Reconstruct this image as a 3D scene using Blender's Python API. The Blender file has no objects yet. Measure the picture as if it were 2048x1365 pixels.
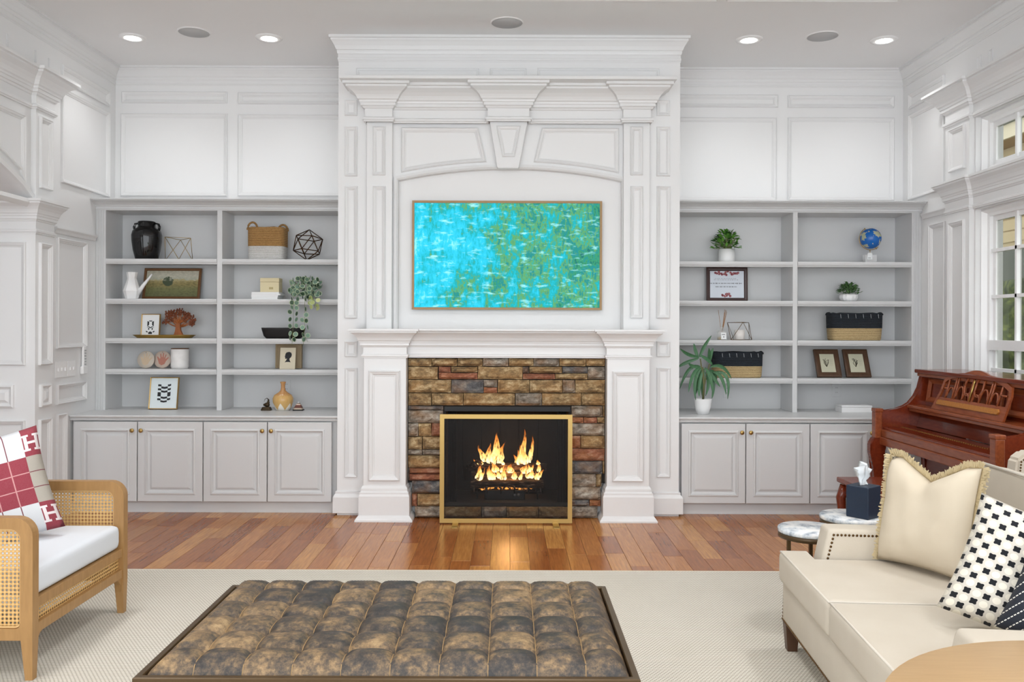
import bpy, bmesh, math, random
from mathutils import Vector, Matrix, noise
SC = bpy.context.scene
COL = SC.collection
RND = random.Random(11)
# ---------------------------------------------------------------- camera
F, CX, HY, CAMZ = 1707.0, 1017.0, 655.0, 1.44
ROLL = math.radians(0.2)
cam_data = bpy.data.cameras.new('camera'); cam = bpy.data.objects.new('camera', cam_data); COL.objects.link(cam)
cam_data.sensor_width = 36.0; cam_data.lens = F / 2048.0 * 36.0
cam_data.shift_x = (1024 - CX) / 2048.0; cam_data.shift_y = (HY - 682.5) / 2048.0
cam_data.clip_start = 0.05
cam.matrix_world = Matrix.Translation((0, 0, CAMZ)) @ Matrix.Rotation(math.pi/2, 4, 'X') @ Matrix.Rotation(ROLL, 4, 'Z')
SC.camera = cam
# ---------------------------------------------------------------- world, light, exposure
world = bpy.data.worlds.new('world'); SC.world = world; world.use_nodes = True
bg = world.node_tree.nodes['Background']; bg.inputs[0].default_value = (0.915, 0.96, 1.0, 1); bg.inputs[1].default_value = 1.85
SC.view_settings.view_transform = 'Standard'; SC.view_settings.look = 'None'
SC.view_settings.exposure = 1.08; SC.view_settings.gamma = 1.0
SC.view_settings.use_curve_mapping = False
def P(x, y, Y):
    dx, dy = x - CX, y - HY
    c, s = math.cos(ROLL), math.sin(ROLL)
    u, v = dx*c + dy*s, -dx*s + dy*c
    return Vector((u*Y/F, Y, CAMZ - v*Y/F))
def rectP(x0, y0, x1, y1, Y):
    a, b, c, d = P(x0,y0,Y), P(x1,y0,Y), P(x0,y1,Y), P(x1,y1,Y)
    return ((a.x+c.x)/2, (c.z+d.z)/2, (b.x+d.x)/2, (a.z+b.z)/2)      # X0, Z0, X1, Z1
def floorP(x, y):
    Y = 4.0
    for _ in range(8):
        p = P(x, y, Y); Y *= CAMZ/(CAMZ-p.z)
    return P(x, y, Y)
# ---------------------------------------------------------------- materials
class NT:
    def __init__(s, m): s.t = m.node_tree; s.out = s.t.nodes['Material Output']; s.b = s.t.nodes['Principled BSDF']
    def n(s, ty, **kw):
        nd = s.t.nodes.new(ty)
        for k, v in kw.items():
            if k.startswith('i_'):
                key = k[2:]; key = int(key) if key.isdigit() else key
                s.set(nd.inputs[key], v)
            else: setattr(nd, k, v)
        return nd
    def set(s, sock, v):
        if isinstance(v, bpy.types.NodeSocket): s.t.links.new(v, sock)
        elif isinstance(v, bpy.types.Node): s.t.links.new(v.outputs[0], sock)
        else: sock.default_value = v
    def math(s, op, a, b=0.0, c=None):
        nd = s.n('ShaderNodeMath', operation=op); s.set(nd.inputs[0], a); s.set(nd.inputs[1], b)
        if c is not None: s.set(nd.inputs[2], c)
        return nd.outputs[0]
    def ramp(s, fac, stops, interp='LINEAR'):
        nd = s.n('ShaderNodeValToRGB'); cr = nd.color_ramp; cr.interpolation = interp
        while len(cr.elements) < len(stops): cr.elements.new(0.5)
        for e, (p, c) in zip(cr.elements, stops): e.position = p; e.color = col(c)
        s.set(nd.inputs[0], fac); return nd.outputs[0]
    def mix(s, fac, a, b, blend='MIX'):
        nd = s.n('ShaderNodeMix', data_type='RGBA', blend_type=blend)
        s.set(nd.inputs[0], fac)
        for i, v in ((6, a), (7, b)): s.set(nd.inputs[i], v if isinstance(v, (bpy.types.NodeSocket, bpy.types.Node)) else col(v))
        return nd.outputs[2]
    def coord(s, which='Object'): return s.n('ShaderNodeTexCoord').outputs[which]
    def mapping(s, vec, scale=(1,1,1), loc=(0,0,0), rot=(0,0,0)):
        nd = s.n('ShaderNodeMapping'); s.set(nd.inputs[0], vec); nd.inputs['Scale'].default_value = scale
        nd.inputs['Location'].default_value = loc; nd.inputs['Rotation'].default_value = rot; return nd.outputs[0]
    def noise(s, vec, scale, detail=4, rough=0.55, out=0):
        nd = s.n('ShaderNodeTexNoise'); s.set(nd.inputs['Vector'], vec); nd.inputs['Scale'].default_value = scale
        nd.inputs['Detail'].default_value = detail; nd.inputs['Roughness'].default_value = rough; return nd.outputs[out]
    def bump(s, h, strength=0.3, dist=0.01):
        nd = s.n('ShaderNodeBump'); nd.inputs['Strength'].default_value = strength; nd.inputs['Distance'].default_value = dist
        s.set(nd.inputs['Height'], h); s.set(s.b.inputs['Normal'], nd.outputs[0])
    def base(s, v): s.set(s.b.inputs['Base Color'], v if isinstance(v, (bpy.types.NodeSocket, bpy.types.Node)) else col(v))
    def sep(s, vec): nd = s.n('ShaderNodeSeparateXYZ'); s.set(nd.inputs[0], vec); return nd.outputs
def lin(c): return c/12.92 if c <= 0.04045 else ((c+0.055)/1.055)**2.4
def col(c):
    if isinstance(c, str): c = tuple(lin(int(c[i:i+2], 16)/255) for i in (0, 2, 4))
    return tuple(c)[:3] + (1.0,)
MATS = {}
def mat(name, c='cccccc', rough=0.5, metal=0.0, fn=None, spec=0.5, **kw):
    if name in MATS: return MATS[name]
    m = bpy.data.materials.new(name); m.use_nodes = True
    t = NT(m); t.base(c); b = t.b
    b.inputs['Roughness'].default_value = rough; b.inputs['Metallic'].default_value = metal
    b.inputs['Specular IOR Level'].default_value = spec
    for k, v in kw.items(): b.inputs[k].default_value = v
    if fn: fn(t)
    MATS[name] = m; return m
def paintfn(c):
    def f(t):
        n = t.noise(t.coord(), 1.3, 3)
        t.base(t.mix(t.math('MULTIPLY', n, 0.10), c, 'b9b9b7'))
        t.bump(t.noise(t.coord(), 220, 2), 0.02, 0.002)
    return f
WHITE = mat('white_wall_paint', 'eeeeee', 0.42, fn=paintfn((0.83, 0.83, 0.83)))
CEILM = mat('ceiling_paint', 'eeeeee', 0.85, fn=paintfn((0.88, 0.88, 0.88)))
TRIM = mat('white_trim_paint', 'eeeeee', 0.35, fn=paintfn((0.80, 0.80, 0.80)))
GREY = mat('light_grey_cabinet_paint', 'd6d6d8', 0.38, fn=paintfn((0.66, 0.665, 0.668)))
BRASS = mat('brushed_brass', 'b5985f', 0.4, 1.0)
GOLD = mat('gold_frame', 'c2a063', 0.4, 0.85)
BLACKM = mat('black_metal', '0c0c0e', 0.5)
DARKGAP = mat('dark_gap', '2a2622', 0.9)
# ---------------------------------------------------------------- mesh helpers
def link(name, me, m=None, parent=None, loc=None):
    o = bpy.data.objects.new(name, me); COL.objects.link(o)
    if m is not None and me is not None and not me.materials: me.materials.append(m)
    if parent is not None: o.parent = parent
    if loc is not None: o.location = loc
    return o
def bm_obj(name, bm, m, parent=None, loc=None, smooth=False, norm=True):
    if norm: bmesh.ops.recalc_face_normals(bm, faces=bm.faces)
    me = bpy.data.meshes.new(name); bm.to_mesh(me); bm.free()
    if smooth:
        for p in me.polygons: p.use_smooth = True
    return link(name, me, m, parent, loc)
def tag(o, label=None, cat=None, group=None, kind=None):
    for k, v in (('label', label), ('category', cat), ('group', group), ('kind', kind)):
        if v: o[k] = v
    return o
def thing(name, label, cat, loc=(0,0,0), rz=0.0, group=None):
    o = link(name, None); o.location = loc; o.rotation_euler[2] = rz; o.empty_display_size = 0.05
    return tag(o, label, cat, group)
def struct(o): o['kind'] = 'structure'; return o
def add_box(bm, x0, x1, y0, y1, z0, z1, M=None):
    vs = [bm.verts.new((x, y, z)) for z in (z0, z1) for x, y in ((x0,y0),(x1,y0),(x1,y1),(x0,y1))]
    if M is not None:
        for v in vs: v.co = M @ v.co
    for f in ((0,3,2,1),(4,5,6,7),(0,1,5,4),(1,2,6,5),(2,3,7,6),(3,0,4,7)): bm.faces.new([vs[i] for i in f])
    return vs
def box(name, x0, x1, y0, y1, z0, z1, m, parent=None, bevel=0.0, seg=2, loc=None, M=None):
    bm = bmesh.new(); add_box(bm, x0, x1, y0, y1, z0, z1)
    if bevel: bmesh.ops.bevel(bm, geom=bm.edges[:], offset=bevel, segments=seg, affect='EDGES', profile=0.5)
    if M is not None: bmesh.ops.transform(bm, matrix=M, verts=bm.verts)
    return bm_obj(name, bm, m, parent, loc)
def offset_poly(pts, d):
    n = len(pts); out = []
    for i in range(n):
        p0, p1, p2 = Vector(pts[i-1]), Vector(pts[i]), Vector(pts[(i+1) % n])
        a, b = (p1-p0).normalized(), (p2-p1).normalized()
        na, nb = Vector((-a.y, a.x)), Vector((-b.y, b.x))
        k = 1 + na.dot(nb)
        out.append(p1 + (na+nb)*(d/max(k, 0.15)))
    return out
def ccw(pts):
    a = sum(pts[i-1][0]*pts[i][1]-pts[i][0]*pts[i-1][1] for i in range(len(pts)))
    return list(pts) if a > 0 else list(pts)[::-1]
def add_rings(bm, pts, prof, mp, fill=False):
    pts = ccw(pts); prev = None; n = len(pts)
    for d, h in prof:
        ring = [bm.verts.new(mp(p[0], p[1], h)) for p in offset_poly(pts, d)]
        if prev:
            for i in range(n): bm.faces.new((prev[i], prev[(i+1) % n], ring[(i+1) % n], ring[i]))
        prev = ring
    if fill: bm.faces.new(prev)
PANEL = [(0,0),(0,.016),(.006,.021),(.013,.016),(.020,.014),(.030,.005),(.034,.005),(.036,0)]
def panel(pts, mp, parent, m=None, prof=PANEL, scale=1.0, name='panel_moulding', fill=False):
    bm = bmesh.new(); add_rings(bm, pts, [(a*scale, b*scale) for a, b in prof], mp, fill)
    return bm_obj(name, bm, m or TRIM, parent)
def R4(x0, z0, x1, z1): return [(x0,z0),(x1,z0),(x1,z1),(x0,z1)]
def front(Y): return lambda u, v, h: (u, Y-h, v)
def left(X): return lambda u, v, h: (X+h, u, v)
def right(X): return lambda u, v, h: (X-h, u, v)
def sweep(name, path, prof, m, parent=None, cap=True):
    bm = bmesh.new(); n = len(path); rings = []
    for i in range(n):
        p = Vector(path[i])
        a = (p-Vector(path[i-1])).normalized() if i > 0 else None
        b = (Vector(path[i+1])-p).normalized() if i < n-1 else None
        a = a or b; b = b or a
        na, nb = Vector((a.y,-a.x)), Vector((b.y,-b.x))
        mv = (na+nb)/max(1+na.dot(nb), 0.2)
        rings.append([bm.verts.new((p.x+mv.x*o, p.y+mv.y*o, z)) for o, z in prof])
    k = len(prof)
    for i in range(n-1):
        for j in range(k-1): bm.faces.new((rings[i][j], rings[i+1][j], rings[i+1][j+1], rings[i][j+1]))
    if cap: bm.faces.new(rings[0]); bm.faces.new(rings[-1])
    return bm_obj(name, bm, m, parent)
ENT = [(0,0),(.10,0),(.10,.03),(.16,.05),(.16,.10),(.06,.13),(.04,.15),(.04,.36),(.10,.37),(.15,.42),(.23,.43),(.23,.51),(.28,.52),(.30,.57),(.37,.60),(.40,.64),(.46,.70),(.60,.78),(.80,.85),(.86,.87),(.86,.92),(1,.93),(1,1),(0,1)]
CROWN = [(0,0),(.05,0),(.05,.06),(.10,.08),(.10,.16),(.05,.18),(.05,.30),(.12,.32),(.18,.40),(.18,.46),(.26,.48),(.42,.62),(.66,.76),(.80,.82),(.80,.88),(1,.90),(1,1),(0,1)]
def prof(base, out, z0, z1, o0=0.0): return [(o0+a*out if a else 0.0, z0+b*(z1-z0)) for a, b in base]
def lathe(name, pr, m, parent=None, seg=28, loc=None, smooth=True, cap=True):
    bm = bmesh.new(); rings = []
    for r, z in pr:
        rings.append([bm.verts.new((r*math.cos(2*math.pi*i/seg), r*math.sin(2*math.pi*i/seg), z)) for i in range(seg)])
    for a, b in zip(rings, rings[1:]):
        for i in range(seg): bm.faces.new((a[i], a[(i+1) % seg], b[(i+1) % seg], b[i]))
    if cap: bm.faces.new(rings[0]); bm.faces.new(rings[-1])
    o = bm_obj(name, bm, m, parent, loc, smooth)
    return o
def add_tube(bm, pts, r, seg=8, closed=False):
    pts = [Vector(p) for p in pts]; n = len(pts); rings = []
    for i in range(n):
        rr = r[i] if isinstance(r, (list, tuple)) else r
        if closed: t = pts[(i+1) % n]-pts[i-1]
        else: t = pts[min(i+1, n-1)]-pts[max(i-1, 0)]
        t.normalize(); up = Vector((0,0,1)) if abs(t.z) < 0.95 else Vector((1,0,0))
        a = t.cross(up).normalized(); b = t.cross(a)
        rings.append([bm.verts.new(pts[i]+(a*math.cos(2*math.pi*k/seg)+b*math.sin(2*math.pi*k/seg))*rr) for k in range(seg)])
    for i in range(n if closed else n-1):
        A, B = rings[i], rings[(i+1) % n]
        for k in range(seg): bm.faces.new((A[k], A[(k+1) % seg], B[(k+1) % seg], B[k]))
    if not closed: bm.faces.new(rings[0]); bm.faces.new(rings[-1])
def tube(name, pts, r, m, parent=None, seg=8, closed=False, loc=None):
    bm = bmesh.new(); add_tube(bm, pts, r, seg, closed); return bm_obj(name, bm, m, parent, loc, True)
def prism(name, pts, mp, d, m, parent=None, bevel=0.0):      # outline pts (u,v) extruded along the plane normal
    bm = bmesh.new(); pts = ccw(pts)
    a = [bm.verts.new(mp(u, v, 0)) for u, v in pts]; b = [bm.verts.new(mp(u, v, d)) for u, v in pts]; n = len(pts)
    bm.faces.new(a); bm.faces.new(b)
    for i in range(n): bm.faces.new((a[i], a[(i+1) % n], b[(i+1) % n], b[i]))
    if bevel: bmesh.ops.bevel(bm, geom=bm.edges[:], offset=bevel, segments=2, affect='EDGES')
    return bm_obj(name, bm, m, parent)
def copy_tree(o, parent=None):
    c = o.copy(); COL.objects.link(c); c.parent = parent
    for ch in o.children: copy_tree(ch, c)
    return c
# ================================================================ THE SETTING
XL, XR, YB, ZC = -3.373, 3.373, 7.31, 3.655
YCH, CHW = 6.52, 1.305             # chimney breast face and half width
YC, YF = 6.55, 6.97                # worktop front, bookcase face
# --- downlight lamps live in their builders further down
# floor base + planks
def woodfloor(t):
    oi = t.n('ShaderNodeObjectInfo'); r = oi.outputs['Random']
    v = t.mapping(t.coord('Object'), (26, 1.6, 26))
    off = t.n('ShaderNodeVectorMath', operation='ADD'); t.set(off.inputs[0], v)
    cmb = t.n('ShaderNodeCombineXYZ'); t.set(cmb.inputs[0], t.math('MULTIPLY', r, 40)); t.set(cmb.inputs[1], t.math('MULTIPLY', r, 13)); t.set(off.inputs[1], cmb.outputs[0])
    g = t.noise(off.outputs[0], 3.0, 5, 0.6)
    tone = t.ramp(r, [(0, '96552a'), (0.3, 'b47038'), (0.6, 'c48244'), (0.85, 'd0924e'), (1, '9e5e2c')])
    t.base(t.mix(t.ramp(g, [(0.3, (0,0,0)), (0.72, (0.55,0.55,0.55))]), tone, '5c2c12'))
    t.bump(g, 0.04, 0.002)
FLOORM = mat('hardwood_floor', '9a5a2a', 0.24, fn=woodfloor)
floor = struct(box('floor', XL-2.2, XR+0.2, -1.4, YB+0.2, -0.06, -0.004, mat('subfloor_wood', '7a4520', 0.3)))
pw = 0.121; i = 0; x = XL
PLANKS = {}
while x < XR:
    y = 4.55 + RND.uniform(-0.5, 0); col_end = YB if False else 6.66
    while y < col_end:
        L = RND.choice((0.45, 0.62, 0.8, 1.0, 1.2)); y1 = min(y+L, col_end)
        if y1 - y > 0.04:
            key = round(y1-y, 2)
            if key not in PLANKS:
                bm = bmesh.new(); add_box(bm, 0, pw-0.0016, 0, key-0.0016, -0.004, 0)
                bmesh.ops.bevel(bm, geom=[e for e in bm.edges if all(v.co.z > -0.001 for v in e.verts)], offset=0.0012, segments=1, affect='EDGES')
                me = bpy.data.meshes.new('plank'); bm.to_mesh(me); bm.free(); me.materials.append(FLOORM); PLANKS[key] = me
            if y1 > 4.72: link('plank', PLANKS[key], None, floor, (x, y, 0))
        y = y1
    x += pw
# ceiling
ceiling = struct(box('ceiling', XL-2.3, XR+0.2, -1.4, YB+0.2, ZC, ZC+0.08, CEILM))
down = lambda u, v, h: (u, v, ZC-h)
panel(R4(-1.45, 1.5, 1.40, 5.75), down, ceiling, scale=0.7)
panel(R4(1.46, 1.5, 2.62, 5.75), down, ceiling, scale=0.7)
# back wall
wall_back = struct(box('wall_back', XL-0.2, XR+0.2, YB, YB+0.15, 0, ZC, WHITE))
fb = front(YB)
for r in ((245,184,455,207),(477,186,690,209),(1340,190,1555,215),(1575,192,1787,216),(243,228,455,393),(477,230,690,393),(1340,236,1552,402),(1575,236,1787,402)):
    a = rectP(*r, YB); panel(R4(*a), fb, wall_back)
# side walls: left with an arched opening, right with a tall window
XP = XL + 0.035                       # pilaster face on the left wall
bm = bmesh.new()
AY0, AY1, ASP = 2.6, 6.02, 2.33      # arched opening from AY0 to AY1, springing height
arch = []
for k in range(25):
    a = k/24; yy = AY1 + (AY0-AY1)*a
    arch.append((yy, ASP + 0.42*math.sin(math.pi*a)**0.8 if 0 < a < 1 else ASP))
def wallpoly(pts, X, th, name, m):
    return prism(name, pts, lambda u, v, h: (X-h, u, v), th, m)
wl = [(YB,0),(YB,ZC),(-1.4,ZC),(-1.4,0),(AY0,0)] + arch[::-1] + [(AY1,0)]
wall_left = struct(wallpoly(wl, XL, 0.55, 'wall_left', WHITE))
fl = left(XL)
struct(box('wall_hall_skyblock', XL-2.2, XL-2.05, -1.4, YB+0.15, 0, ZC, WHITE)); struct(box('wall_hall_end_skyblock', XL-2.05, XL-0.55, YB, YB+0.15, 0, ZC, WHITE))  # unseen hall walls added to block direct sky through the arch
WIN_Y1, WIN_Y0 = 6.17, 3.0           # window unit on the right wall
LZ0, LZ1, TZ0, TZ1 = 0.95, 2.30, 2.56, 2.97
bm = bmesh.new()
for (y0, y1, z0, z1) in ((WIN_Y1, YB, 0, ZC), (-1.4, WIN_Y0, 0, ZC), (WIN_Y0, WIN_Y1, 0, LZ0), (WIN_Y0, WIN_Y1, LZ1, TZ0), (WIN_Y0, WIN_Y1, TZ1, ZC)):
    add_box(bm, XR, XR+0.2, y0, y1, z0, z1)
wall_right = struct(bm_obj('wall_right', bm, WHITE))
fr = right(XR)
# crown mouldings round the room and the chimney breast
cr = struct(sweep('trim_1', [(XL,-1.4),(XL,YB),(-CHW,YB)], prof(CROWN, 0.07, ZC-0.155, ZC), TRIM))
cr2 = struct(sweep('trim_2', [(CHW,YB),(XR,YB),(XR,-1.4)], prof(CROWN, 0.07, ZC-0.155, ZC), TRIM))
# left wall panels (u = Y, v = Z)
for (y0, z0, y1, z1) in ((6.42,2.52,7.18,3.235),(6.42,3.285,7.18,3.41),(6.36,1.27,6.80,2.10),(6.36,0.85,6.80,1.00),(6.36,0.12,6.50,0.775)):
    panel(R4(y0,z0,y1,z1), fl, wall_left)
sweep('chair_rail', [(XL,6.32),(XL,6.94)], [(0,2.13),(.012,2.13),(.018,2.15),(.03,2.165),(.03,2.175),(0,2.175)], TRIM, wall_left)
# pilaster of the arched opening: wraps on to the jamb that faces the room
pil = box('pilaster', XL, XP, AY1, 6.26, 0, 3.0, WHITE, wall_left)
fp = left(XP)
for (z0, z1) in ((2.42,2.93),(1.16,2.03),(0.12,0.77)): panel(R4(6.06,z0,6.22,z1), fp, wall_left)
panel(R4(6.07,0.86,6.21,1.02), fp, wall_left, fill=True, prof=[(0,0),(0,.018),(.012,.024),(.03,.01),(.036,.01),(.055,.022)])
fj = front(AY1)                      # jamb, faces the camera
for (z0, z1) in ((1.16,2.03),(0.12,0.77)): panel(R4(XL-0.40,z0,XL-0.03,z1), fj, wall_left)
panel(R4(XL-0.26,0.86,XL-0.11,1.02), fj, wall_left, fill=True, prof=[(0,0),(0,.018),(.012,.024),(.03,.01),(.036,.01),(.055,.022)])
sweep('impost', [(XL-0.55,AY1),(XP,AY1),(XP,6.26),(XL,6.26)], prof(ENT, 0.08, 2.09, 2.33), TRIM, wall_left)
# spandrel panel over the arch and upper entablature on the left wall
sp = [(5.93,2.42),(5.93,2.90),(4.6,2.90)] + [(yy, zz+0.10) for yy, zz in arch if 4.6 <= yy <= 5.9][::-1]
panel(sp, fl, wall_left)
sweep('arch_trim', [(XL,0),(XL,0.001)], [(0,0),(0.001,0)], TRIM, wall_left) if False else None
bm = bmesh.new()
add_rings(bm, [(AY1,ASP-0.002)]+[(y,z) for y,z in arch[1:-1]]+[(AY0,ASP-0.002)], [(0,0),(0,.025),(-.03,.03),(-.05,.012),(-.06,0)], fl)
bm_obj('arch_moulding', bm, TRIM, wall_left)
sweep('entablature', [(XL,2.4),(XL,AY1),(XP,AY1),(XP,6.26),(XL,6.26)], prof(ENT, 0.13, 2.97, 3.24), TRIM, wall_left)
for yy in (5.55, 5.72, 6.06, 6.24): panel(R4(yy,3.285,yy+0.02,3.40), fl, wall_left, scale=0.25)
# right wall pilaster, entablatures, panels
XPR = XR - 0.035
box('pilaster', XPR, XR, 6.19, 6.52, 0, 3.0, WHITE, wall_right)
fpr = right(XPR)
panel(R4(6.24,2.62,6.46,2.94), fpr, wall_right); panel(R4(6.24,0.3,6.46,2.24), fpr, wall_right)
for (y0, z0, y1, z1) in ((6.60,2.52,7.18,3.235),(6.60,3.285,7.18,3.41),(6.58,0.80,6.83,2.27)):
    panel(R4(y0,z0,y1,z1), fr, wall_right)
sweep('chair_rail', [(XR,6.94),(XR,6.53)], [(0,2.33),(.012,2.33),(.018,2.35),(.03,2.365),(.03,2.375),(0,2.375)], TRIM, wall_right)
sweep('entablature', [(XR,6.52),(XPR,6.52),(XPR,6.19),(XR-0.005,6.19),(XR-0.005,2.6)], prof(ENT, 0.13, 2.97, 3.24), TRIM, wall_right)
sweep('entablature', [(XR,6.52),(XPR,6.52),(XPR,6.19),(XR-0.005,6.19),(XR-0.005,2.6)], prof(ENT, 0.08, 2.31, 2.545), TRIM, wall_right)
for yy in (5.95, 6.1): panel(R4(yy,3.285,yy+0.05,3.40), fr, wall_right, scale=0.4)
# windows: frames, sashes, muntins, glass
def glassfn(t):
    tr = t.n('ShaderNodeBsdfTransparent'); tr.inputs[0].default_value = (0.62, 0.62, 0.60, 1)  # grey tint put in to dim the overbright view outside
    gl_ = t.n('ShaderNodeBsdfGlossy'); gl_.inputs['Roughness'].default_value = 0.02
    mx = t.n('ShaderNodeMixShader'); mx.inputs[0].default_value = 0.04; t.set(mx.inputs[1], tr.outputs[0]); t.set(mx.inputs[2], gl_.outputs[0]); t.set(t.out.inputs[0], mx.outputs[0])
GLASS = mat('dimming_screened_glass', fn=glassfn)
VINYL = mat('white_vinyl', 'f2f2f2', 0.35)
def window(n, z0, z1, rail):
    X0 = XR+0.09
    w = struct(box('window_%d' % n, X0+0.02, X0+0.028, WIN_Y0+0.02, WIN_Y1-0.02, z0+0.02, z1-0.02, GLASS))
    bm = bmesh.new(); add_rings(bm, R4(WIN_Y0, z0, WIN_Y1, z1), [(0,0),(0,.09),(.012,.095),(.03,.06),(.05,.055),(.05,.03),(.085,.03),(.085,0)], right(X0+0.04))
    bm_obj('window_frame', bm, VINYL, w)
    ys = [WIN_Y1-0.085-k*0.262 for k in range(1, 12)]
    for yv in ys:
        wd = 0.05 if ys.index(yv) % 4 == 3 else 0.011
        box('muntin', X0-0.004, X0+0.03, yv-wd, yv+wd, z0+0.05, z1-0.05, VINYL, w)
    for zv, hw in rail: box('muntin', X0-0.004 if hw < 0.02 else X0-0.03, X0+0.03, WIN_Y0+0.05, WIN_Y1-0.05, zv-hw, zv+hw, VINYL, w)
    return w
window(1, TZ0, TZ1, [])
window(2, LZ0, LZ1, [(2.00,0.012),(1.67,0.012),(1.325,0.035),(1.15,0.012)])
struct(sweep('trim_3', [(XR,6.19),(XR,2.9)], [(0,LZ0-0.09),(.015,LZ0-0.09),(.015,LZ0-0.03),(.06,LZ0-0.025),(.06,LZ0),(0,LZ0)], TRIM))
# what stands outside the window
STUCCO = mat('pale_stucco', 'b3b29c', 0.95, fn=lambda t: (t.base(t.mix(t.noise(t.coord(), 60, 3), 'a9a892', 'c4c3af')), t.bump(t.noise(t.coord(), 90, 3), 0.5, 0.01)))
BEIGE = mat('beige_siding', 'c2b08c', 0.8)
pier = tag(box('stucco_pier', 3.90, 4.0, 6.95, 7.6, 0, 4.6, STUCCO), 'pale green stucco pier just outside the window', 'pier')
house = thing('neighbour_house', 'beige house with eaves and grey shingled roof seen through the window', 'house', (9.0, 13.0, 0))
box('wall', 0, 4, -9, 9, 0, 4.75, BEIGE, house)
for k in range(8): box('siding_board', -0.03, 0, -9, 9, 3.0+k*0.21, 3.0+k*0.21+0.185, BEIGE, house)
box('soffit', -0.5, 0.0, -9, 9, 4.70, 4.76, mat('tan_soffit', 'a8895f', 0.8), house)
box('fascia', -0.55, -0.5, -9, 9, 4.68, 4.92, mat('cream_fascia', 'd8cdb2', 0.6), house)
box('window_recess', -0.03, 0, -3.0, 5.5, 0.6, 2.9, mat('dark_window', '39402c', 0.2), house)
SHING = mat('grey_shingle', '6d7072', 0.9, fn=lambda t: t.base(t.mix(t.noise(t.coord(), 12, 4), '55585a', '8b8d8e')))
for k in range(12):
    box('roof_course', -0.60+k*0.30, -0.28+k*0.30, -9, 9, 4.92+k*0.16, 4.97+k*0.16, SHING, house, M=None)
box('roof', -0.5, 4, -9, 9, 4.76, 4.90, SHING, house)
HEDGE = mat('hedge_leaves', '3f4a24', 0.8, fn=lambda t: t.base(t.ramp(t.noise(t.coord(), 9, 6, 0.7), [(0.3, '1d2412'), (0.5, '46512a'), (0.7, '77803f')])))
bm = bmesh.new(); bmesh.ops.create_grid(bm, x_segments=60, y_segments=16, size=1)
for v in bm.verts:
    u, w = v.co.x, v.co.y
    q = Vector((u*5, w*1.2, 0)); d = noise.noise(q*2.1)*0.25+noise.noise(q*6)*0.12
    v.co = Vector((6.6+d+0.15*w, 7.5+u*4.5, 1.05+w*1.05))
hedge = bm_obj('hedge', bm, HEDGE, smooth=True); tag(hedge, 'dark green hedge outside the lower window', 'hedge')
tag(box('lawn', 3.6, 30, -6, 30, -0.1, -0.02, mat('lawn_grass', '5a6236', 0.95)), None, None, kind='structure')
# baseboards
BB = [(0,0),(.022,0),(.022,.13),(.016,.145),(.010,.16),(0,.165)]
struct(sweep('baseboard_left', [(XL,AY1),(XL,6.58)], BB, TRIM))
# ---- chimney breast
wall_fire = struct(box('wall_chimney', -CHW, CHW, YCH, YB, 0, ZC, WHITE))
# (the firebox is cut out below by building the breast in pieces)
bpy.data.objects.remove(wall_fire)
NX0, NZB, NX1, NZT = rectP(796, 362, 1243, 660, YCH)
NY = YCH + 0.055                     # back of the television niche
FX0, FZ0, FX1, FZ1 = rectP(888, 815, 1141, 1014, 6.43)
bm = bmesh.new()
add_box(bm, -CHW, CHW, NY, 6.60, FZ1, ZC)
add_box(bm, -CHW, FX0, YCH, 6.60, 0, FZ1); add_box(bm, FX1, CHW, YCH, 6.60, 0, FZ1); add_box(bm, FX0, FX1, YCH, 6.60, 0, FZ0)
add_box(bm, -CHW, -CHW+0.02, 6.60, YB, 0, ZC); add_box(bm, CHW-0.02, CHW, 6.60, YB, 0, ZC)
add_box(bm, -CHW, NX0, YCH, NY, FZ1, ZC); add_box(bm, NX1, CHW, YCH, NY, FZ1, ZC)
add_box(bm, NX0, NX1, YCH, NY, FZ1, NZB)
wall_fire = struct(bm_obj('wall_chimney', bm, WHITE))
struct(sweep('trim_4', [(-CHW,YB),(-CHW,YCH),(CHW,YCH),(CHW,YB)], prof(CROWN, 0.065, ZC-0.19, ZC), TRIM))
fc = front(YCH)
# arched head above the niche
acx = (NX0+NX1)/2; ahw = (NX1-NX0)/2; AZ1 = P(1018, 338, YCH).z
def az(x): return NZT + (AZ1-NZT)*math.sqrt(max(0, 1-((x-acx)/ahw)**2)) if False else NZT + (AZ1-NZT)*(1-((x-acx)/ahw)**2)
ZTOP = P(1018, 240, YCH).z
head = [(NX0, NZT)] + [(NX0+(NX1-NX0)*k/24, az(NX0+(NX1-NX0)*k/24)) for k in range(1, 24)] + [(NX1, NZT), (NX1, ZC), (NX0, ZC)]
prism('arch_head', head, front(NY), NY-YCH, WHITE, wall_fire)
# moulding along the arch and the niche sides
arc = [(NX0+(NX1-NX0)*k/24, az(NX0+(NX1-NX0)*k/24)) for k in range(25)]
bm = bmesh.new()
ring_pts = [(NX0, NZB), (NX1, NZB)] + [(x, z) for x, z in arc[::-1]]
add_rings(bm, ring_pts, [(0,0),(0,.012),(-.012,.022),(-.03,.018),(-.034,.0)], fc)
bm_obj('niche_moulding', bm, TRIM, wall_fire)
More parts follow.
